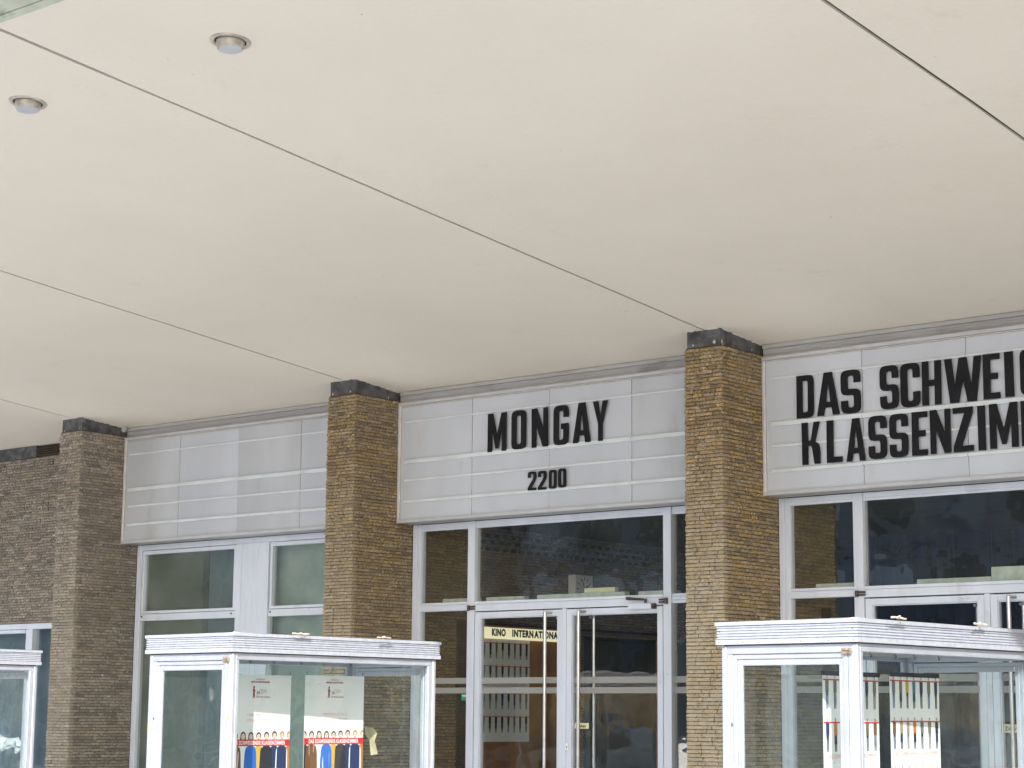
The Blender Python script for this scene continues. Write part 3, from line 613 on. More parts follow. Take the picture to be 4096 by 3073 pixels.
# ------------------------------------------------------------------ glazed entrance screens
Yg = .835
def pane(name, parent, mat, x0, x1, z0, z1, y=Yg):
    bm = bmesh.new(); bx(bm, x0, x1, y, y + .006, z0, z1); return obj(name, bm, mat, parent)
def screen(o, xl, xr, label, closer, outer_handle):
    """o = pier centre at the left of the bay; measures relative to it"""
    r = thing('entrance_screen', (o + 2, YF, 0), label, 'glass entrance', 'glazed entrance screens under the letter boards')
    yb = .87; m1a, m1b = o + .858, o + .948; m2a, m2b = o + 3.046, o + 3.132; c0, c1 = o + 1.968, o + 2.004
    # jamb in two steps, header, mullions, transom
    box('jamb', r, 'alu', (xl, xl + .048, YF, yb, 0, 3.3535), (xl + .0505, xl + .093, YF + .012, yb, 0, 3.3535), bev=.002)
    box('jamb', r, 'alu', xr - .05, xr, YF, yb, 0, 3.3535)
    box('header', r, 'alu', (xl + .094, m1a - .001, YF + .014, yb, 3.312, 3.3535), (m1b + .001, m2a - .001, YF + .014, yb, 3.312, 3.3535), (m2b + .001, xr - .051, YF + .014, yb, 3.312, 3.3535))
    box('glazing_bead', r, 'alu', (xl + .094, m1a - .001, YF + .022, .832, 3.291, 3.311), (m1b + .001, m2a - .001, YF + .022, .832, 3.291, 3.311), (m2b + .001, xr - .051, YF + .022, .832, 3.291, 3.311), bev=.001)
    for a, b in ((m1a, m1b), (m2a, m2b)):
        box('mullion', r, 'alu', (a, a + .032, YF + .008, yb, 0, 3.353), (a + .0335, b, YF, yb, 0, 3.353))
    box('transom', r, 'alu', (m1b + .001, m2a - .001, YF + .004, yb, 2.596, 2.621), (m1b + .001, m2a - .001, YF, yb, 2.533, 2.594))
    box('transom', r, 'alu', (xl + .094, m1a - .001, YF + .010, yb, 2.545, 2.598), (xl + .094, m1a - .001, YF + .018, yb, 2.600, 2.624))
    box('transom', r, 'alu', (m2b + .001, xr - .051, YF + .010, yb, 2.571, 2.598), (m2b + .001, xr - .051, YF + .018, yb, 2.600, 2.624), (m2b + .001, xr - .051, YF + .018, yb, 2.545, 2.569))
    box('meeting_post', r, 'alu', c0 - .002, c1 + .006, YF + .003, yb, 0, 2.5315)
    box('sill', r, 'alu', (xl + .094, m1a - .001, YF, yb, 0, .09), (m2b + .001, xr - .051, YF, yb, 0, .09))
    for a, b in ((xl + .093, m1a), (m1b, m2a), (m2b, xr - .05)): pane('upper_pane', r, 'glass', a, b, 2.61, 3.30)
    for a, b in ((xl + .093, m1a), (m2b, xr - .05)):
        pane('lower_pane', r, 'glass', a, b, .08, 2.56)
        bm = bmesh.new(); bx(bm, a + .001, b - .001, Yg - .0015, Yg - .0006, 1.886, 1.939); bx(bm, a + .001, b - .001, Yg - .0015, Yg - .0006, 1.799, 1.851)
        obj('frosted_stripe', bm, 'stripe', r)
    # leaves
    for k, (a, b) in enumerate(((m1b + .008, c0 - .005), (c1 + .009, m2a - .006))):
        y0, y1 = YF + .006, .862
        d = box('door', r, 'alu', (a, a + .056, y0, y1, .012, 2.523), (b - .056, b, y0, y1, .012, 2.523), (a + .0565, b - .0565, y0 + .001, y1, 2.474, 2.523), (a + .0565, b - .0565, y0 + .001, y1, .012, .13), bev=.002)
        pane('door_glass', d, 'glassd', a + .05, b - .05, .12, 2.48)
        box('glass_bead', d, 'alu', (a + .0565, a + .0635, y0 + .012, .833, .13, 2.473), (b - .0635, b - .0565, y0 + .012, .833, .13, 2.473), (a + .064, b - .064, y0 + .012, .833, 2.466, 2.473), bev=.0007)
        bm = bmesh.new(); bx(bm, a + .064, b - .064, Yg - .0015, Yg - .0006, 1.886, 1.939); bx(bm, a + .064, b - .064, Yg - .0015, Yg - .0006, 1.799, 1.851); obj('frosted_stripe', bm, 'stripe', d)
        hx = (b - .147) if k == 0 else (a + .175)
        for side, yy in ((0, YF - .050), (1, .915)):
            if side == 0 and not outer_handle[k]: 
                bm = bmesh.new()
                for dx in (-.08, -.03): cyl(bm, (b - .02 + dx - .08, y0 - .002, 2.497), (b - .02 + dx - .08, y0 + .002, 2.497), .008)
                obj('screw', bm, 'steel', d); continue
            bm = bmesh.new(); x = hx if side == 0 else hx + .032
            cyl(bm, (x, yy, .18), (x, yy, 2.502 if side == 0 else 2.49), .0155, n=18)
            if side == 0:
                cyl(bm, (x, yy, 2.5025), (x, yy, 2.512), .0165, .011, n=18)
                for z in (2.497, .25): cyl(bm, (x + .0, yy, z), (x + .034, y0 - .0005, z), .011, n=12)
            else:
                for z in (2.45, .25): cyl(bm, (x, yy, z), (x, y1 + .0005, z), .010, n=12)
            obj('pull_handle', bm, 'steel', d, smooth=False)
        if k == 1 or not outer_handle[0]:
            pass
    # dark pivot brackets at the head of each leaf
    for xh, s in ((m1a + .035, 1), (m2a + .045, -1)):
        bm = bmesh.new()
        for zz in (2.568, 2.546): 
            bx(bm, xh - .012 if s > 0 else xh - .075, xh + .075 if s > 0 else xh + .012, YF - .022, YF - .001, zz, zz + .014)
        cyl(bm, (xh + s * .0, YF - .014, 2.538), (xh + s * .0, YF - .014, 2.588), .0145, n=12)
        bmesh.ops.bevel(bm, geom=list(bm.edges), offset=.003, segments=1, affect='EDGES')
        obj('pivot_hinge', bm, 'dark', r)
    if closer:
        c = box('door_closer', r, 'alu', (o + 2.712, o + 2.955, YF - .048, YF + .004, 2.498, 2.548), bev=.005)
        box('closer_end', c, 'dark', o + 2.9555, o + 2.982, YF - .040, YF + .003, 2.500, 2.546)
        bm = bmesh.new(); cyl(bm, (o + 2.69, YF - .03, 2.600), (o + 2.90, YF - .045, 2.578), .0075, n=8); cyl(bm, (o + 2.69, YF - .028, 2.586), (o + 2.90, YF - .043, 2.574), .0055, n=8)
        cyl(bm, (o + 2.90, YF - .044, 2.549), (o + 2.90, YF - .044, 2.585), .012, n=10); bx(bm, o + 2.685, o + 2.71, YF - .035, YF - .001, 2.583, 2.606)
        obj('closer_arm', bm, 'dark', c)
    return r
s2 = screen(PX[2], PX[2] + HW + .002, PX[3] - HW - .002, 'glazed entrance with two tall doors below the MONGAY board', True, (1, 1))
s3 = screen(PX[3], PX[3] + HW + .002, PX[4] - HW - .002, 'glazed entrance below the DAS SCHWEIGENDE board, behind the display case', False, (0, 1))
# lock, labels
box('lock', s2, 'white', -2.006, -1.982, YF - .003, YF + .002, 1.315, 1.372, bev=.002)
box('keyhole', s2, 'dark', -1.997, -1.991, YF - .0045, YF - .0032, 1.33, 1.352, bev=0)
def sign_plate(x0, x1, z0, z1, mat, txt, h, parent):
    p = box('door_label', parent, mat, x0, x1, Yg - .003, Yg - .0017, z0, z1, bev=0)
    bm = bmesh.new(); wd = (x1 - x0) * .66
    place_text(bm, text_mesh(txt, h, wd, .0003, bold=.001), Vector((x0 + (x1 - x0) * .13, Yg - .0036, z0 + (z1 - z0 - h) / 2)) - ORG[parent.name] * 0, Vector((1, 0, 0)), Vector((0, 0, 1)), Vector((0, -1, 0)))
    obj('lettering', bm, 'black', p)
sign_plate(-1.942, -1.790, 1.498, 1.546, 'cream', 'Ziehen', .026, s2)
sign_plate(2.062, 2.21, 1.510, 1.570, 'cream', 'Ziehen', .030, s3)
p = box('green_sticker', s2, 'green_st', -3.250, -3.168, Yg - .003, Yg - .0017, 1.735, 1.793, bev=0)
box('sticker_print', p, 'white', (-3.243, -3.176, Yg - .0034, Yg - .0031, 1.778, 1.784), (-3.235, -3.184, Yg - .0034, Yg - .0031, 1.769, 1.773), bev=0)
box('sticker_emblem', p, 'redd', -3.219, -3.200, Yg - .0034, Yg - .0031, 1.752, 1.765, bev=0)
# things standing on the transoms
for (a, b, h, cat, mat, lab, y) in ((-3.54, -3.12, .028, 'foam board', 'foam', 'pale foam strip on the transom, leftmost, across the narrow pane', .88),
                            (-3.01, -2.559, .028, 'foam board', 'foam', 'short pale foam strip on the transom at the left of the big pane', .88),
                            (-2.415, -1.439, .030, 'foam board', 'foam', 'long pale foam strip on the transom under the yellow box', .88),
                            (-1.296, -.90, .026, 'foam board', 'foam', 'pale foam strip on the transom left of the pivot hinge', .88),
                            (.46, .86, .026, 'foam board', 'foam', 'pale foam strip in the narrow pane right of the ochre pier', .88),
                            (1.36, 1.98, .03, 'foam board', 'foam', 'pale foam strip under the large pane below KLASSENZIMMER', .88),
                            (1.985, 2.9, .10, 'foam board', 'foam', 'tall pale foam block at the right edge below KLASSENZIMMER', .88)):
    bm = bmesh.new(); h += .012; bx(bm, a, b, y, y + .07, 2.6215, 2.6215 + h); bmesh.ops.bevel(bm, geom=list(bm.edges), offset=.003, segments=1, affect='EDGES')
    bmesh.ops.translate(bm, verts=bm.verts, vec=(-a, -y, -2.6215)); ob = obj('foam_board', bm, mat); ob.location = (a, y, 2.6215); tag(ob, lab, cat, 'pale foam strips on the transoms')
bm = bmesh.new(); bx(bm, 0, .335, 0, .055, 0, .042); bmesh.ops.bevel(bm, geom=list(bm.edges), offset=.004, segments=1, affect='EDGES')
bx(bm, .285, .29, -.001, .056, -.0, .0425); ob = obj('yellow_box', bm, 'cream'); ob.location = (-1.885, .885, 2.664); tag(ob, 'pale yellow flat box lying on the foam strip above the doors', 'box')

# ------------------------------------------------------------------ bay with fixed windows at the left
r = thing('window_screen', (-6, YF, 0), 'glazed window bay with a ribbed centre panel below the blank board', 'window')
xl = PX[1] + HW + .002; xr = PX[2] - HW - .002; yb = .87
box('jamb', r, 'alu', (xl, xl + .040, YF, yb, 0, 3.3535), (xl + .042, xl + .062, YF + .012, yb, 0, 3.3535))
box('header', r, 'alu', xl + .063, xr, YF + .014, yb, 3.296, 3.3535)
box('ribbed_panel', r, 'alu', *[(-6.268 + k * .079, -6.268 + k * .079 + .0765, YF + (.002 if k in (0, 5) else .006), yb, 0, 3.2955) for k in range(6)], bev=.003)
box('window_frame', r, 'alu', (xl + .063, -6.271, YF + .016, yb, 2.556, 2.625), (-5.792, xr, YF + .016, yb, 2.556, 2.625))
for (a, b, g) in ((xl + .065, -6.272, 0), (-5.790, xr + .1, 1)):
    sx = a + .012
    box('sash', r, 'alu', (sx, sx + .030, YF + .010, .862, 2.630, 3.290), (b - .042, b - .002, YF + .010, .862, 2.630, 3.290) if not g else (b - .14, b - .11, YF + .010, .862, 2.630, 3.290), (sx + .0305, b - .0425, YF + .010, .862, 3.252, 3.290), (sx + .0305, b - .0425, YF + .010, .862, 2.630, 2.658), bev=.003)
    pane('window_pane', r, 'dusty', sx + .025, b - .04, 2.64, 3.27)
    pane('window_pane', r, 'dusty', a - .0, b, .1, 2.557)
    bm = bmesh.new()
    for xx in (a + .03, b - .06): cyl(bm, (xx, YF + .017, 2.60), (xx, YF + .004, 2.60), .008, n=8)
    obj('catch', bm, 'dark', r)
    if g == 0:
        box('blind', r, 'green_dark', a - .08, a + .875, .89, .97, 0, 3.29, bev=0); box('blind', r, 'blue_blind', a + .876, b + .1, .98, .995, 0, 3.29, bev=0)  # grey-blue board paints the bluish reflection in this window's right half
    else: box('blind', r, 'green_board', a - .12, b + .25, .98, .995, 0, 3.29, bev=0)
# window strip in the left wall
r = thing('window_strip', (-10, .79, 0), 'low dark window strip with pale frame under the brick wall at the left edge', 'window')
box('frame', r, 'alu', (-12.2, -8.20, .765, .87, 2.510, 2.570), (-9.636, -9.545, .770, .87, 0, 2.509), bev=.002)
box('sash', r, 'alu', (-11.4, -9.68, .772, .862, 2.468, 2.505), (-9.672, -9.638, .778, .862, 0, 2.505), bev=.002)
pane('window_pane', r, 'glassd', -12.2, -9.66, 0, 2.49, .83); pane('window_pane', r, 'glassd', -9.60, -8.20, 0, 2.515, .83)
box('blind', r, 'blue_blind', -12.2, -8.2, 1.02, 1.03, 0, 2.57, bev=0)

st0 = bmesh.new(); bx(st0, -12.2, 16, .90, .96, 3.345, 4.9); ob = obj('lintel_wall', st0, 'inner'); ob['kind'] = 'structure'
# small loose bracket and cable on the fascia
bm = bmesh.new(); bx(bm, -.022, .022, -.018, .018, -.03, .03); bmesh.ops.bevel(bm, geom=list(bm.edges), offset=.003, segments=1, affect='EDGES')
ob = obj('wall_bracket', bm, 'alud'); ob.location = (-7.80, .53, 4.575); ob.rotation_euler = (0, R(38), 0); tag(ob, 'small tilted grey bracket where the left pier meets the blank board', 'bracket')

# ------------------------------------------------------------------ foyer behind the glass
def st(name, mat, *b):
    bm = bmesh.new(); bx(bm, *b); o = obj(name, bm, mat); o['kind'] = 'structure'; return o
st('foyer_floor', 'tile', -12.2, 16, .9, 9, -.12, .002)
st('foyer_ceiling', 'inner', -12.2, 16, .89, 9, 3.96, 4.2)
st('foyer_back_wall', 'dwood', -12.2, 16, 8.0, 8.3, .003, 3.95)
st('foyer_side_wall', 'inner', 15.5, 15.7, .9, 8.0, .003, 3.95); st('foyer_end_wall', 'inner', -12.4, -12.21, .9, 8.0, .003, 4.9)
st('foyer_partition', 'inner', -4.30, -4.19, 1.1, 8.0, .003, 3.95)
X0 = -3.84 + .012
dw = thing('display_wall', (X0 + .03, 2.4, 0), 'warm brown wooden display wall inside behind the left door', 'wooden panel')
box('wood_panel', dw, 'wood', X0 + .001, X0 + .030, 1.62, 3.30, 0, 2.455)
box('head_rail', dw, 'dwood', X0 + .001, X0 + .07, 1.60, 5.0, 2.462, 2.486)
# lit cinema sign
ks = thing('lit_sign', (X0 + .06, 2.4, 2.34), 'lit cream sign reading KINO INTERNATIONAL in dark green letters', 'lit sign')
bm = bmesh.new(); n = 8; prof = [(X0 + .032, 2.338)] + [(X0 + .032 + .075 * math.sin(math.pi * k / n), 2.338 + .112 * k / n) for k in range(1, n)] + [(X0 + .032, 2.450)]
A = [bm.verts.new((x, 1.63, z)) for x, z in prof]; B = [bm.verts.new((x, 2.93, z)) for x, z in prof]
for i in range(len(prof)): bm.faces.new((A[i], A[(i + 1) % len(prof)], B[(i + 1) % len(prof)], B[i]))
bm.faces.new(A); bm.faces.new(B[::-1])
M['lit'] = emis('lit_sign_face', (.88, .80, .50), .5)
face = obj('sign_face', bm, 'lit', ks)
bm = bmesh.new()
words = [('KINO', 1.800, .205), ('INTERN', 2.105, .325), ('ATIONAL', 2.442, .42)]
for s, y, wd in words:
    place_text(bm, text_mesh(s, .064, wd, .001, bold=.0046), Vector((X0 + .1085, y, 2.366)), Vector((0, 1, 0)), Vector((0, 0, 1)), Vector((1, 0, 0)))
M['dgreen'] = pm('dark_green_letters', (.006, .05, .045), rough=.5); obj('lettering', bm, 'dgreen', face)
# clock
ck = thing('wall_clock', (-3.7, 3.26, 2.82), 'square white wall clock with black hands inside, behind the large pane under MONGAY', 'clock')
box('clock_case', ck, 'white', X0 + .001, X0 + .10, 3.115, 3.400, 2.745, 3.028, bev=.004)
bm = bmesh.new(); cc = Vector((X0 + .1012, 3.257, 2.886))
def bar(bm, c, a, r0, r1, w_, x=.001):
    d = Vector((0, math.sin(a), math.cos(a))); s = Vector((0, math.cos(a), -math.sin(a)))
    q = [c + d * r0 + s * w_, c + d * r1 + s * w_, c + d * r1 - s * w_, c + d * r0 - s * w_]
    lo = [bm.verts.new(v) for v in q]; hi = [bm.verts.new(v + Vector((x, 0, 0))) for v in q]
    bm.faces.new(hi); bm.faces.new(lo[::-1])
    for i in range(4): bm.faces.new((lo[i], lo[(i + 1) % 4], hi[(i + 1) % 4], hi[i]))
for k in range(12): bar(bm, cc, k * math.pi / 6, .092, .122, .004)
obj('clock_marks', bm, 'blk', ck)
bm = bmesh.new(); bar(bm, cc + Vector((.003, 0, 0)), R(-22), -.03, .108, .0045); bar(bm, cc + Vector((.0055, 0, 0)), R(60), -.03, .088, .006); obj('clock_hands', bm, 'blk', ck)
# dark curtain and timber post deeper in the foyer
bm = bmesh.new(); prev = None
for k in range(120):
    x = -8.6 + k * .07; y = 6.6 + .09 * math.sin(k * 1.9)
    a = bm.verts.new((x, y, .02)); b = bm.verts.new((x, y, 3.6)); c = bm.verts.new((x, y + .02, .02)); d = bm.verts.new((x, y + .02, 3.6))
    if prev: bm.faces.new((prev[0], a, b, prev[1])); bm.faces.new((prev[2], prev[3], d, c)); bm.faces.new((prev[1], b, d, prev[3]))
    prev = (a, b, c, d)
ob = obj('curtain', bm, 'curtain'); tag(ob, 'dark blue foyer curtain seen through the right door', 'curtain')
bm = bmesh.new(); bx(bm, -.06, .06, -.06, .06, 0, 2.4); ob = obj('timber_post', bm, 'wood'); ob.location = (-3.70, 4.60, .003); tag(ob, 'orange brown timber post in the foyer behind the right door', 'post')

# ------------------------------------------------------------------ posters
def wave(a): return lambda x: .0035 * math.sin(x * 7 + a) + .002 * math.sin(x * 17 + a * 2)
def poly(bm, pts, O, u, v, n, mi, f, off=.0012):
    vs = [bm.verts.new(O + u * x + v * y + n * (off + f(x))) for x, y in pts]
    bm.faces.new(vs).material_index = mi
def ell(cx, cy, rx, ry, n=8): return [(cx + rx * math.cos(2 * math.pi * k / n), cy + ry * math.sin(2 * math.pi * k / n)) for k in range(n)]
INK = ['red', 'redd', 'redl', 'skin', 'hair', 'hairb', 'navy', 'blue', 'blk', 'brown', 'orange', 'grey', 'tan', 'teal', 'mustard', 'jeans', 'white2', 'green', 'skirt', 'olive']
IX = {n: i for i, n in enumerate(INK)}
def sheet_paper(r, O, u, v, n, W, H, f, mat, tilt=0):
    bm = bmesh.new(); N = 14; fr = []; bk = []
    for i in range(N + 1):
        x = W * i / N
        fr.append([bm.verts.new(O + u * x + v * y + n * f(x)) for y in (0, -H)])
        bk.append([bm.verts.new(O + u * x + v * y + n * (f(x) - .0012)) for y in (0, -H)])
    for i in range(N):
        bm.faces.new((fr[i][0], fr[i][1], fr[i + 1][1], fr[i + 1][0])); bm.faces.new((bk[i][0], bk[i + 1][0], bk[i + 1][1], bk[i][1]))
        bm.faces.new((fr[i][0], fr[i + 1][0], bk[i + 1][0], bk[i][0])); bm.faces.new((fr[i][1], bk[i][1], bk[i + 1][1], fr[i + 1][1]))
    bm.faces.new((fr[0][0], bk[0][0], bk[0][1], fr[0][1])); bm.faces.new((fr[N][0], fr[N][1], bk[N][1], bk[N][0]))
    return obj('sheet', bm, mat, r)
DARKS = ['blk', 'brown', 'grey', 'navy', 'olive', 'blk']
def standing(bm, cx, y0, h, rnd, O, u, v, n, f, dull=False):
    P = lambda pts, mi, off: poly(bm, pts, O, u, v, n, IX[mi], f, off)
    w_ = h * .098; top = rnd.choice(DARKS if dull else ['navy', 'brown', 'orange', 'grey', 'white2', 'blk', 'navy', 'teal', 'mustard', 'olive', 'tan', 'olive']); low = rnd.choice(['blk', 'blk', 'jeans', 'navy', 'grey'])
    sk = rnd.random() < .4
    P([(cx - w_, y0 - h * .145), (cx - w_ * .5, y0 - h * .125), (cx + w_ * .5, y0 - h * .125), (cx + w_, y0 - h * .145), (cx + w_ * .95, y0 - h * .5), (cx - w_ * .95, y0 - h * .5)], top, .0014)
    if sk:
        P([(cx - w_ * .8, y0 - h * .5), (cx + w_ * .8, y0 - h * .5), (cx + w_ * .85, y0 - h * .76), (cx - w_ * .85, y0 - h * .76)], rnd.choice(['blk', 'skirt', 'navy']), .0012); ly = .76
    else:
        P([(cx - w_ * .75, y0 - h * .5), (cx + w_ * .75, y0 - h * .5), (cx + w_ * .7, y0 - h * .6), (cx - w_ * .7, y0 - h * .6)], low, .0012); ly = .6
    for s in (-1, 1):
        P([(cx + s * w_ * .1, y0 - h * ly), (cx + s * w_ * .68, y0 - h * ly), (cx + s * w_ * .55, y0 - h * .98), (cx + s * w_ * .15, y0 - h * .98)][::s], low if not sk else 'blk', .0012)
    P(ell(cx, y0 - h * .06, h * .038, h * .055), 'hair' if rnd.random() < .75 else 'hairb', .0018); P(ell(cx, y0 - h * .068, h * .026, h * .040), 'skin', .0020)
def row_poster(O, u, v, n, W, H, label, a, rows, cols=7, topbar=True, fw=1.0, txt_row=2, paper='paperg', seed=3):
    r = thing('poster', O, label, 'poster', local=False)
    f = wave(a); s = sheet_paper(r, O, u, v, n, W, H, f, paper); rnd = random.Random(seed)
    bm = bmesh.new(); y = -.012
    rh = .222
    for q in range(rows):
        for k in range(cols):
            cx = W * (k + .5) / cols; 
            standing(bm, cx, y, rh * .80, rnd, O, u, v, n, f, not topbar)
        N = 10
        for i in range(N): poly(bm, [(W * i / N, y - .020), (W * i / N, y - .027), (W * (i + 1) / N, y - .027), (W * (i + 1) / N, y - .020)], O, u, v, n, 0, f, .0024)
        y -= rh
        if q == txt_row - 1:
            place_text(bm, text_mesh('DAS SCHWEIGENDE KLASSENZIMMER', .024, W * .88, .0001, bold=-.0006), O + u * W * .06 + v * (y + .012), u, v, n * 1, IX['redl'], lambda x: f(x + W * .06) + .0016)
            y -= .040
    obj('print', bm, INK, s)
    if topbar:
        bm = bmesh.new()
        c0 = O + n * -.010 + v * -.002
        vs = []
        for dx in (0, W):
            for dy in (.012, -.012):
                for dn in (.004, .016): vs.append(bm.verts.new(c0 + u * dx + v * dy + n * dn + n * (.002)))
        for fc in ((0, 1, 3, 2), (4, 6, 7, 5), (0, 4, 5, 1), (2, 3, 7, 6), (0, 2, 6, 4), (1, 5, 7, 3)): bm.faces.new([vs[i] for i in fc])
        obj('hanging_bar', bm, 'blk', r)
    return r
def bust_poster(O, u, v, n, W, H, label, a):
    r = thing('poster', O, label, 'poster'); f = wave(a); s = sheet_paper(r, O, u, v, n, W, H, f, 'paper'); bm = bmesh.new()
    def tx(t, h, wd, x, y, mi, b=0.0): place_text(bm, text_mesh(t, h, wd, .0001, bold=b), O + u * x + v * y, u, v, n, IX[mi], lambda q: f(q + x) + .0026)
    P = lambda pts, mi, off=.0012: poly(bm, pts, O, u, v, n, IX[mi], f, off)
    tx('VOM REGISSEUR VON', .0075, .075, W / 2 - .040, -.032, 'redd')
    tx('\u00bbDER STAAT GEGEN FRITZ BAUER\u00ab', .010, .17, W / 2 - .088, -.051, 'redd', .0006)
    # festival emblem: a small standing figure, 68 and two lines
    ex, ey = W * .38, -.150
    P([(ex, ey), (ex + .006, ey), (ex + .010, ey + .022), (ex + .014, ey), (ex + .020, ey), (ex + .018, ey + .040), (ex + .026, ey + .045), (ex + .017, ey + .052), (ex + .016, ey + .062), (ex + .006, ey + .062), (ex - .002, ey + .05), (ex + .005, ey + .042)], 'redd', .0016)
    P(ell(ex + .011, ey + .070, .008, .008), 'redd', .0018)
    tx('68', .022, .028, ex + .036, ey + .024, 'redd'); tx('\u00b0', .02, .006, ex + .066, ey + .038, 'redd')
    for k, t_ in enumerate(('Internationale', 'Filmfestspiele', 'Berlin')): tx(t_, .0065, (.048, .048, .02)[k], ex + .076, ey + .050 - k * .012, 'redd')
    tx('Berlinale Special', .014, .118, ex + .036, ey + .002, 'redd')
    tx('MANCHMAL IST STILLE', .019, .235, W * .31, -.268, 'redl', -.0006); tx('DER LAUTESTE PROTEST', .019, .245, W * .30, -.303, 'redl', -.0006)
    rnd = random.Random(4); N = 9; tops = ['blk', 'brown', 'white2', 'blue', 'mustard', 'blk', 'navy', 'navy', 'orange']
    wid = ['white2', 'brown', 'white2', 'blue', 'mustard', 'navy', 'white2', 'navy', 'brown']
    for k in range(N):
        cx = W * (k + .02) / (N - 1 + .1); hw = .034; yb_ = -.60
        # torso with sleeves below the band
        sh = -.455
        t_ = tops[k]; hw2 = .052 if k in (1, 3, 5, 7) else .040; off = .0016 if k in (1, 3, 5, 7) else .0012
        lo_ = -H + .02
        def cl(x): return min(max(x, .001), W - .001)
        P([(cl(cx - hw2 * .35), sh), (cl(cx + hw2 * .35), sh), (cl(cx + hw2 * .85), sh - .018), (cl(cx + hw2), sh - .05), (cl(cx + hw2 * 1.1), sh - .15), (cl(cx + hw2 * .8), lo_), (cl(cx - hw2 * .8), lo_), (cl(cx - hw2 * 1.1), sh - .15), (cl(cx - hw2), sh - .05), (cl(cx - hw2 * .85), sh - .018)], t_, off)
        if k in (1,):
            for s_ in (-.4, .4): P([(cl(cx + s_ * hw2 - .004), sh), (cl(cx + s_ * hw2 + .004), sh), (cl(cx + s_ * hw2 * .8 + .004), lo_), (cl(cx + s_ * hw2 * .8 - .004), lo_)], 'tan', .0019)
        if k in (5, 7):
            for s_ in (-1, 1): P([(cl(cx + s_ * hw2 * .86), sh - .015), (cl(cx + s_ * hw2 * 1.02), sh - .04), (cl(cx + s_ * hw2 * 1.15), lo_), (cl(cx + s_ * hw2 * .92), lo_)][::s_], 'white2' if k == 7 else 'blk', .0019)
        # head above the band
        hc = -.396 + rnd.uniform(-.004, .004); hr = .0205; hm = 'hairb' if k in (7, 8) else 'hair'; lng = k in (2, 3)
        P([(cl(x), y) for x, y in ell(cx, hc + .005, hr * 1.14, hr * 1.22, 14)], hm, .0015)
        if lng: P([(cl(cx - hr * 1.3), hc - .028), (cl(cx + hr * 1.3), hc - .028), (cl(cx + hr * 1.12), hc + .008), (cl(cx - hr * 1.12), hc + .008)], hm, .0015)
        P([(cl(cx - .010), hc - .03), (cl(cx + .010), hc - .03), (cl(cx + .010), hc - .01), (cl(cx - .010), hc - .01)], 'skin', .0017)
        P([(cl(x), y) for x, y in ell(cx, hc - .003, hr * .84, hr * 1.05, 12)], 'skin', .0019)
        if 0 < cx < W - .02:
            for s_ in (-1, 1): P([(cl(x), y) for x, y in ell(cx + s_ * .007, hc + .003, .0034, .0018, 6)], hm, .0021)
            P([(cl(x), y) for x, y in ell(cx, hc - .016, .0055, .0016, 6)], 'red', .0021)
    for i in range(12):
        P([(W * i / 12, -.417), (W * i / 12, -.459), (W * (i + 1) / 12, -.459), (W * (i + 1) / 12, -.417)], 'red', .0023)
    tx('DAS SCHWEIGENDE KLASSENZIMMER', .025, W * .84, W * .08, -.4505, 'white2', .0008)
    for q in bm.verts: pass
    obj('print', bm, INK, s)
    bm = bmesh.new()
    for x in (.015, W - .015):
        c = O + u * x + v * .006 + n * .001; tube(bm, [c, c + v * .012, c + v * .018 + u * .004, c + v * .008 + u * .006], .0018, 5)
    obj('hanger', bm, 'dark', r)
    return r
UY = Vector((0, 1, 0)); UZ = Vector((0, 0, 1)); NX = Vector((1, 0, 0))
bust_poster(Vector((-.90, -4.118, 1.853)), Vector((0, 1, 0)), Vector((0, .004, 1)).normalized(), NX, .565, .84, 'white film poster with a red title band, the left one in the middle display case', 0)
bust_poster(Vector((-.90, -3.428, 1.860)), Vector((0, .9999, .004)).normalized(), Vector((0, 0, 1)), NX, .567, .84, 'white film poster with a red title band, the right one in the middle display case', 2)
row_poster(Vector((3.35, -3.822, 1.838)), UY, UZ, NX, .592, .84, 'poster of small standing figures half hidden behind the corner of the right display case', 1, 3, seed=5)
row_poster(Vector((3.35, -3.112, 1.846)), UY, UZ, NX, .556, .84, 'poster of seven small figures per row, in the middle of the right display case', 3, 3, seed=8)
row_poster(Vector((X0 + .036, 1.72, 2.334)), UY, UZ, NX, .745, .98, 'poster of rows of small figures hanging under the lit cinema sign', 0, 4, cols=8, topbar=False, seed=2, txt_row=2)

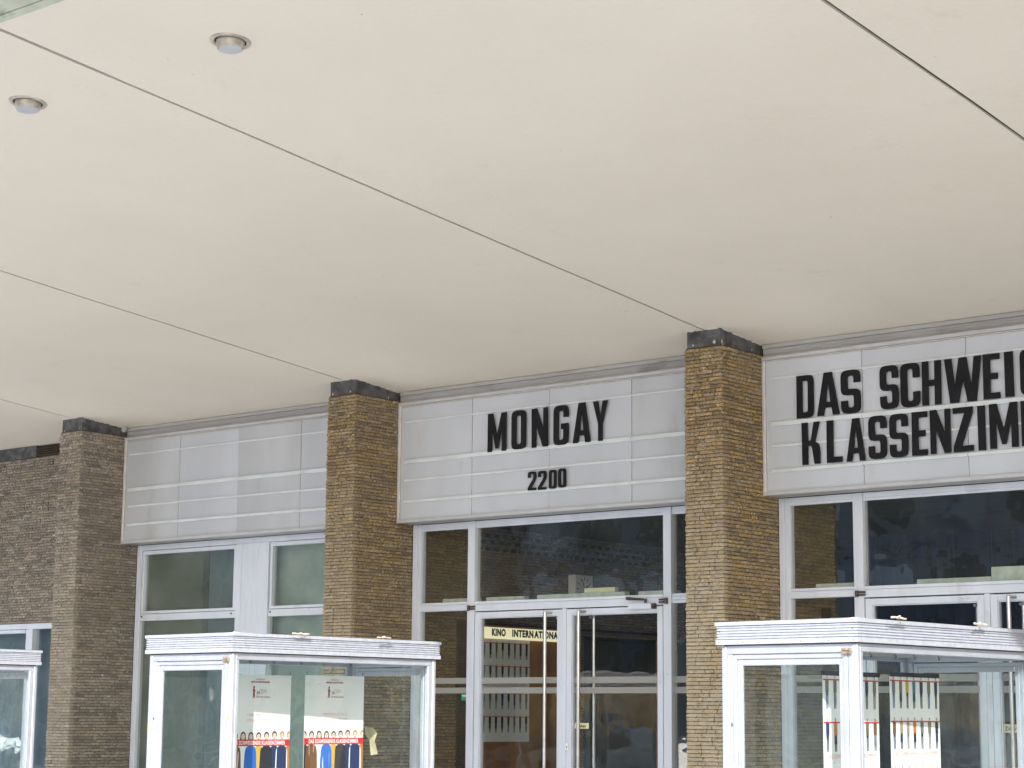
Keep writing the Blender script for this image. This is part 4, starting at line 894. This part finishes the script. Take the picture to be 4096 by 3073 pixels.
# ------------------------------------------------------------------ display cases
def case(o, ang, label, ropes):
    W, D, ZT, ZB = .8993, 1.8309, 2.1, 1.9815
    r = thing('display_case', (o[0], o[1], 0), label, 'display case', 'glass display cases on the plaza', rz=ang, local=True)
    # crown: lip, five ribs, lower band
    prof = [(0, ZB), (0, ZB + .0245), (.010, ZB + .0255)]
    for k in range(5):
        z = ZB + .0255 + k * .0146; prof += [(.014, z + .0005), (.014, z + .0022), (.004, z + .0048), (.004, z + .0095), (.010, z + .0140)]
    prof += [(.014, ZT - .0200), (-.003, ZT - .0190), (-.003, ZT), (0, ZT)]
    bm = bmesh.new(); L = []
    for (i, z) in prof: L.append([bm.verts.new((x, y, z)) for x, y in ((i, i), (W - i, i), (W - i, D - i), (i, D - i))])
    for a, b in zip(L[:-1], L[1:]):
        for k in range(4): bm.faces.new((a[k], a[(k + 1) % 4], b[(k + 1) % 4], b[k]))
    bm.faces.new(L[-1]); bm.faces.new(L[0][::-1])
    cr = obj('crown', bm, 'rib', r)
    bm = bmesh.new(); bx(bm, .012, W - .012, .012, D - .012, ZT + .0005, ZT + .003)
    bmesh.ops.subdivide_edges(bm, edges=[e for e in bm.edges if abs(e.verts[0].co.z - e.verts[1].co.z) < 1e-5], cuts=7, use_grid_fill=True)
    for v in bm.verts:
        if v.co.z > ZT + .002: v.co.z += .0022 * noise.noise(v.co * 3.1)
    obj('lid', bm, 'lid', r, smooth=True)
    bm = bmesh.new()
    for x in (.02, .18, .35, .55, .72, .87): cyl(bm, (x, -.0015, ZB + .010), (x, .001, ZB + .010), .0028, n=6)
    for x in (.02, .86): cyl(bm, (x, .005, ZB + .068), (x, .011, ZB + .068), .0028, n=6)
    obj('screw', bm, 'dark', cr)
    i0 = .022; x0, x1, y0, y1 = i0, W - i0, i0, D - i0; zt = ZB - .006; zb = .55
    box('top_reveal', r, 'gap', x0 + .01, x1 - .01, y0 + .01, y1 - .01, zt + .0005, ZB + .001, bev=0)
    # corner posts
    pw = .030
    for (px, py) in ((x0, y0), (x1 - pw, y0), (x1 - pw, y1 - pw), (x0, y1 - pw)):
        box('corner_post', r, 'case', px, px + pw, py, py + pw, .5, zt, bev=.005)
    zi = zt - .040
    # two end doors (front and back) with frame, leaf, glass
    for e, (ya, s) in enumerate(((y0, 1), (y1, -1))):
        def yy(a, b): return (ya + a, ya + b) if s > 0 else (ya - b, ya - a)
        f = box('end_frame', r, 'case', (x0 + pw + .001, x1 - pw - .001, *yy(.004, .034), zt - .044, zt), (x0 + pw + .001, x0 + pw + .035, *yy(.004, .034), zb, zt - .045), (x1 - pw - .030, x1 - pw - .001, *yy(.004, .034), zb, zt - .045), bev=.003)
        lx0, lx1 = x0 + pw + .039, x1 - pw - .034; lz = zt - .0490
        d = box('case_door', r, 'case', (lx0, lx0 + .026, *yy(.003, .032), zb, lz), (lx1 - .026, lx1, *yy(.003, .032), zb, lz), (lx0 + .0265, lx1 - .0265, *yy(.003, .032), lz - .022, lz),
                (lx0 + .027, lx0 + .058, *yy(.010, .030), zb, lz - .023), (lx1 - .055, lx1 - .027, *yy(.010, .030), zb, lz - .023), (lx0 + .0585, lx1 - .0555, *yy(.010, .030), lz - .055, lz - .023), bev=.003)
        bm = bmesh.new(); bx(bm, lx0 + .05, lx1 - .05, *yy(.020, .025), zb, lz - .05); obj('door_pane', bm, 'glassc', d)
        bm = bmesh.new(); hx = lx1 + .006; hy = ya - .010 * s
        for hz in (lz + .002, lz + .018): cyl(bm, (hx - .026, hy, hz), (hx + .028, hy, hz), .0075, n=10)
        for hz in (.95, .966): cyl(bm, (hx - .026, hy, hz), (hx + .028, hy, hz), .0075, n=10)
        obj('hinge', bm, 'brass', d)
        if e == 0:
            box('door_lock', d, 'dark', lx0 - .008, lx0 - .002, y0 + .0005, y0 + .0036, 1.555, 1.575, bev=0)
    # fixed side panes
    for sx in (0, 1):
        xa, xb = (x0 + .004, x0 + .026) if sx == 0 else (x1 - .026, x1 - .004)
        box('side_frame', r, 'case', (xa, xb, y0 + pw + .001, y1 - pw - .001, zt - .040, zt), (xa, xb, y0 + pw + .001, y0 + pw + .026, zb, zt - .0405), (xa, xb, y1 - pw - .040, y1 - pw - .001, zb, zt - .0405), bev=.003)
        bm = bmesh.new(); xm = (xa + xb) / 2; bx(bm, xm - .0025, xm + .0025, y0 + pw + .02, y1 - pw - .03, zb, zt - .035); obj('side_pane', bm, 'glassc', r)
    box('base', r, 'case', x0, x1, y0, y1, .5, .549, bev=.003)
    box('leg', r, 'case', (x0 + .05, x0 + .10, y0 + .1, y0 + .15, .0, .4995)); box('leg', r, 'case', (x1 - .10, x1 - .05, y0 + .1, y0 + .15, .0, .4995))
    box('leg', r, 'case', (x0 + .05, x0 + .10, y1 - .15, y1 - .1, .0, .4995)); box('leg', r, 'case', (x1 - .10, x1 - .05, y1 - .15, y1 - .1, .0, .4995))
    c = box('case_ceiling', r, 'caseint', x0 + .03, x1 - .03, y0 + .04, y1 - .04, zt - .018, zt - .001, bev=0)
    # hooks along the middle of the ceiling
    for hy in (.42, .62, .86, 1.05, 1.3):
        bm = bmesh.new(); pts = [Vector((W * .62, hy, zt - .018)), Vector((W * .62, hy, zt - .036))]
        for k in range(7):
            t = math.pi * (1.15 * k / 6); pts.append(Vector((W * .62, hy + .008 - .008 * math.cos(t), zt - .038 - .010 * math.sin(t))))
        tube(bm, pts, .0022, 5); obj('hook', bm, 'dark', c)
    if ropes:
        # small scraps of bark lying on the lid
        pass
    return r
c2 = case((-1.4205, -4.3801), -.0548, 'glass display case with two white posters, standing in the middle', 1)
c3 = case((2.8387, -4.048), -.0625, 'nearest glass display case at the right, holding figure posters', 1)
c1 = case((-5.7467, -4.474), -.0548, 'glass display case cut off by the left edge of the picture', 0)
bm = bmesh.new(); O_ = Vector((.655, .0385, 1.72)); st_ = []
for (a, b) in (((-.03, .01), (.03, .008)), ((-.03, -.017), (.028, -.015)), ((-.018, .04), (-.008, -.045)), ((-.010, .042), (.018, -.04)), ((.022, .03), (.0, -.042)), ((-.026, .032), (.006, -.035)), ((.008, .03), (-.022, -.042))):
    tube(bm, [O_ + Vector((a[0], 0, a[1])), O_ + Vector((b[0], 0, b[1]))], .00045, 4)
M['scratch'] = pm('glass_scratch', (.30, .34, .36), rough=.8); obj('scratched_star', bm, 'scratch', c2)
box('yellow_tape', c2, 'yel', .842, .856, .0195, .0218, 1.56, 1.585, bev=0); box('yellow_tape', c2, 'yel', .036, .048, .0195, .0218, 1.50, 1.53, bev=0)
bm = bmesh.new(); q = [(0, 0), (.09, -.01), (.12, -.05), (.10, -.10), (.13, -.19), (.07, -.20), (.05, -.10), (.01, -.06)]  # flat bent yellow-brown shape at the rear pane
A = [bm.verts.new((x, .004 * math.sin(x * 60), z)) for x, z in q]; B = [bm.verts.new((x, .003 + .004 * math.sin(x * 60), z)) for x, z in q]
bm.faces.new(A[::-1]); bm.faces.new(B)
for i in range(8): bm.faces.new((A[i], A[(i + 1) % 8], B[(i + 1) % 8], B[i]))
M['oldpaper'] = pm('yellowed_paper', (.46, .40, .24), (.36, .31, .19), scale=20, rough=.8); ob = obj('torn_paper', bm, 'oldpaper'); ob.location = (-1.10, -2.64, 1.52); tag(ob, 'torn yellowed paper scrap stuck inside the rear pane of the middle display case', 'paper scrap')
# dry twigs on the lids
def twig(x, y, z, L, seed, lab):
    rnd = random.Random(seed); bm = bmesh.new(); pts = []
    for k in range(7): pts.append(Vector((rnd.uniform(-.006, .006), L * k / 6, .007 + .006 * rnd.random())))
    tube(bm, pts, .0055, 7); p = pts[2]; tube(bm, [p, p + Vector((.01, .02, .008))], .004, 6); p = pts[4]; tube(bm, [p, p + Vector((-.02, .03, .004))], .0045, 6)
    o = obj('dry_twig', bm, 'plaster'); o.location = (x, y, z); tag(o, lab, 'twig', 'dry twigs on the display case lids')
twig(-.455, -3.98, 2.1, .14, 3, 'dry twig on the middle display case, left of the ochre pier'); twig(-.395, -3.26, 2.1, .13, 4, 'dry twig on the middle display case, before the ochre pier')
twig(3.80, -3.88, 2.1, .15, 5, 'dry twig on the right display case, nearer its front corner'); twig(3.85, -3.08, 2.1, .14, 6, 'dry twig on the right display case, near the picture edge')

# ------------------------------------------------------------------ across the street (seen only in reflections)
def block(x0, x1, y, H, label, seed):
    r = thing('apartment_block', ((x0 + x1) / 2, y, 0), label, 'apartment block')
    bm = bmesh.new(); bx(bm, x0, x1, y - 12, y, -.12, H); obj('wall', bm, 'panelhouse', r)
    bm = bmesh.new(); nx = int((x1 - x0) / 3.2); fl = int(H / 2.9); rnd = random.Random(seed)
    for i in range(nx):
        for j in range(fl):
            xx = x0 + 1 + i * 3.2; zz = 1.0 + j * 2.9; bx(bm, xx, xx + (1.6 if (i + seed) % 3 else 2.1), y + .002, y + .04, zz, zz + 1.5)
    obj('windows', bm, 'houseglass', r, kind='stuff')
    bm = bmesh.new()
    for j in range(fl + 1): bx(bm, x0, x1, y + .001, y + .03, j * 2.9, j * 2.9 + .05)
    obj('panel_joints', bm, 'gap', r, kind='stuff')
block(-105, -57, -58, 20, 'long concrete apartment block across the street, left part', 1)
block(-55, -21, -62, 20, 'long concrete apartment block across the street, right part', 2)
def tree(x, y, h, seed):
    rnd = random.Random(seed); r = thing('bare_tree', (x, y, 0), 'bare winter tree on the far side of the plaza, %s from the left' % ['fourth', 'third', 'second', 'fifth', 'first'][seed], 'tree', 'bare street trees'); bm = bmesh.new()
    def br(p, d, L, rad, dep):
        q = p + d * L; cyl(bm, p, q, rad, rad * .68, 6 if dep < 2 else 4, caps=False)
        if dep > 4: return
        for k in range(3 if dep < 4 else 2):
            nd = (d + Vector((rnd.uniform(-.8, .8), rnd.uniform(-.8, .8), rnd.uniform(-.1, .6)))).normalized(); br(q, nd, L * rnd.uniform(.6, .8), rad * .62, dep + 1)
    br(Vector((x, y, -.1)), Vector((0, 0, 1)), h * .3, .16, 0); obj('trunk_and_branches', bm, 'bark', r)
for k, (x, y) in enumerate(((-24, -20), (-33, -21), (-43, -20.5), (-15, -21), (-54, -21))): tree(x, y, 8, k)
def car(x, y, lab):
    r = thing('parked_car', (x, y, -.1), lab, 'car', 'cars parked along the street'); z = -.1
    bm = bmesh.new(); prof = [(-2.1, .35), (-2.15, .7), (-1.9, .88), (-1.25, .95), (-.55, 1.40), (.75, 1.43), (1.55, 1.0), (2.05, .92), (2.15, .6), (2.1, .35)]
    A = [bm.verts.new((x + a, y - .85, z + b)) for a, b in prof]; B = [bm.verts.new((x + a, y + .85, z + b)) for a, b in prof]
    for i in range(len(prof)): bm.faces.new((A[i], A[(i + 1) % len(prof)], B[(i + 1) % len(prof)], B[i]))
    bm.faces.new(A); bm.faces.new(B[::-1]); bmesh.ops.bevel(bm, geom=list(bm.edges), offset=.06, segments=2, affect='EDGES'); obj('body', bm, 'carpaint', r)
    for s in (-1, 1):
        bm = bmesh.new(); q = [(-1.1, .97), (-.5, 1.33), (.7, 1.36), (1.25, 1.02)]; yy = y + s * .853
        a = [bm.verts.new((x + u_, yy, z + v_)) for u_, v_ in q]; b = [bm.verts.new((x + u_, yy + s * .006, z + v_)) for u_, v_ in q]
        bm.faces.new(a); bm.faces.new(b)
        for i in range(4): bm.faces.new((a[i], a[(i + 1) % 4], b[(i + 1) % 4], b[i]))
        obj('side_window', bm, 'carglass', r)
        for wx in (-1.35, 1.35):
            bm = bmesh.new(); cyl(bm, (x + wx, yy - s * .2, z + .33), (x + wx, yy + s * .015, z + .33), .33, n=20); wh = obj('wheel', bm, 'rubber', r)
            bm = bmesh.new(); cyl(bm, (x + wx, yy + s * .016, z + .33), (x + wx, yy + s * .03, z + .33), .21, n=12); obj('rim', bm, 'steel', wh)
for k, x in enumerate((-46.6, -20.5, -58)): car(x, -24.2 - (k % 2) * .1, 'silver car parked across the plaza, number %s along the kerb' % ORD[k])
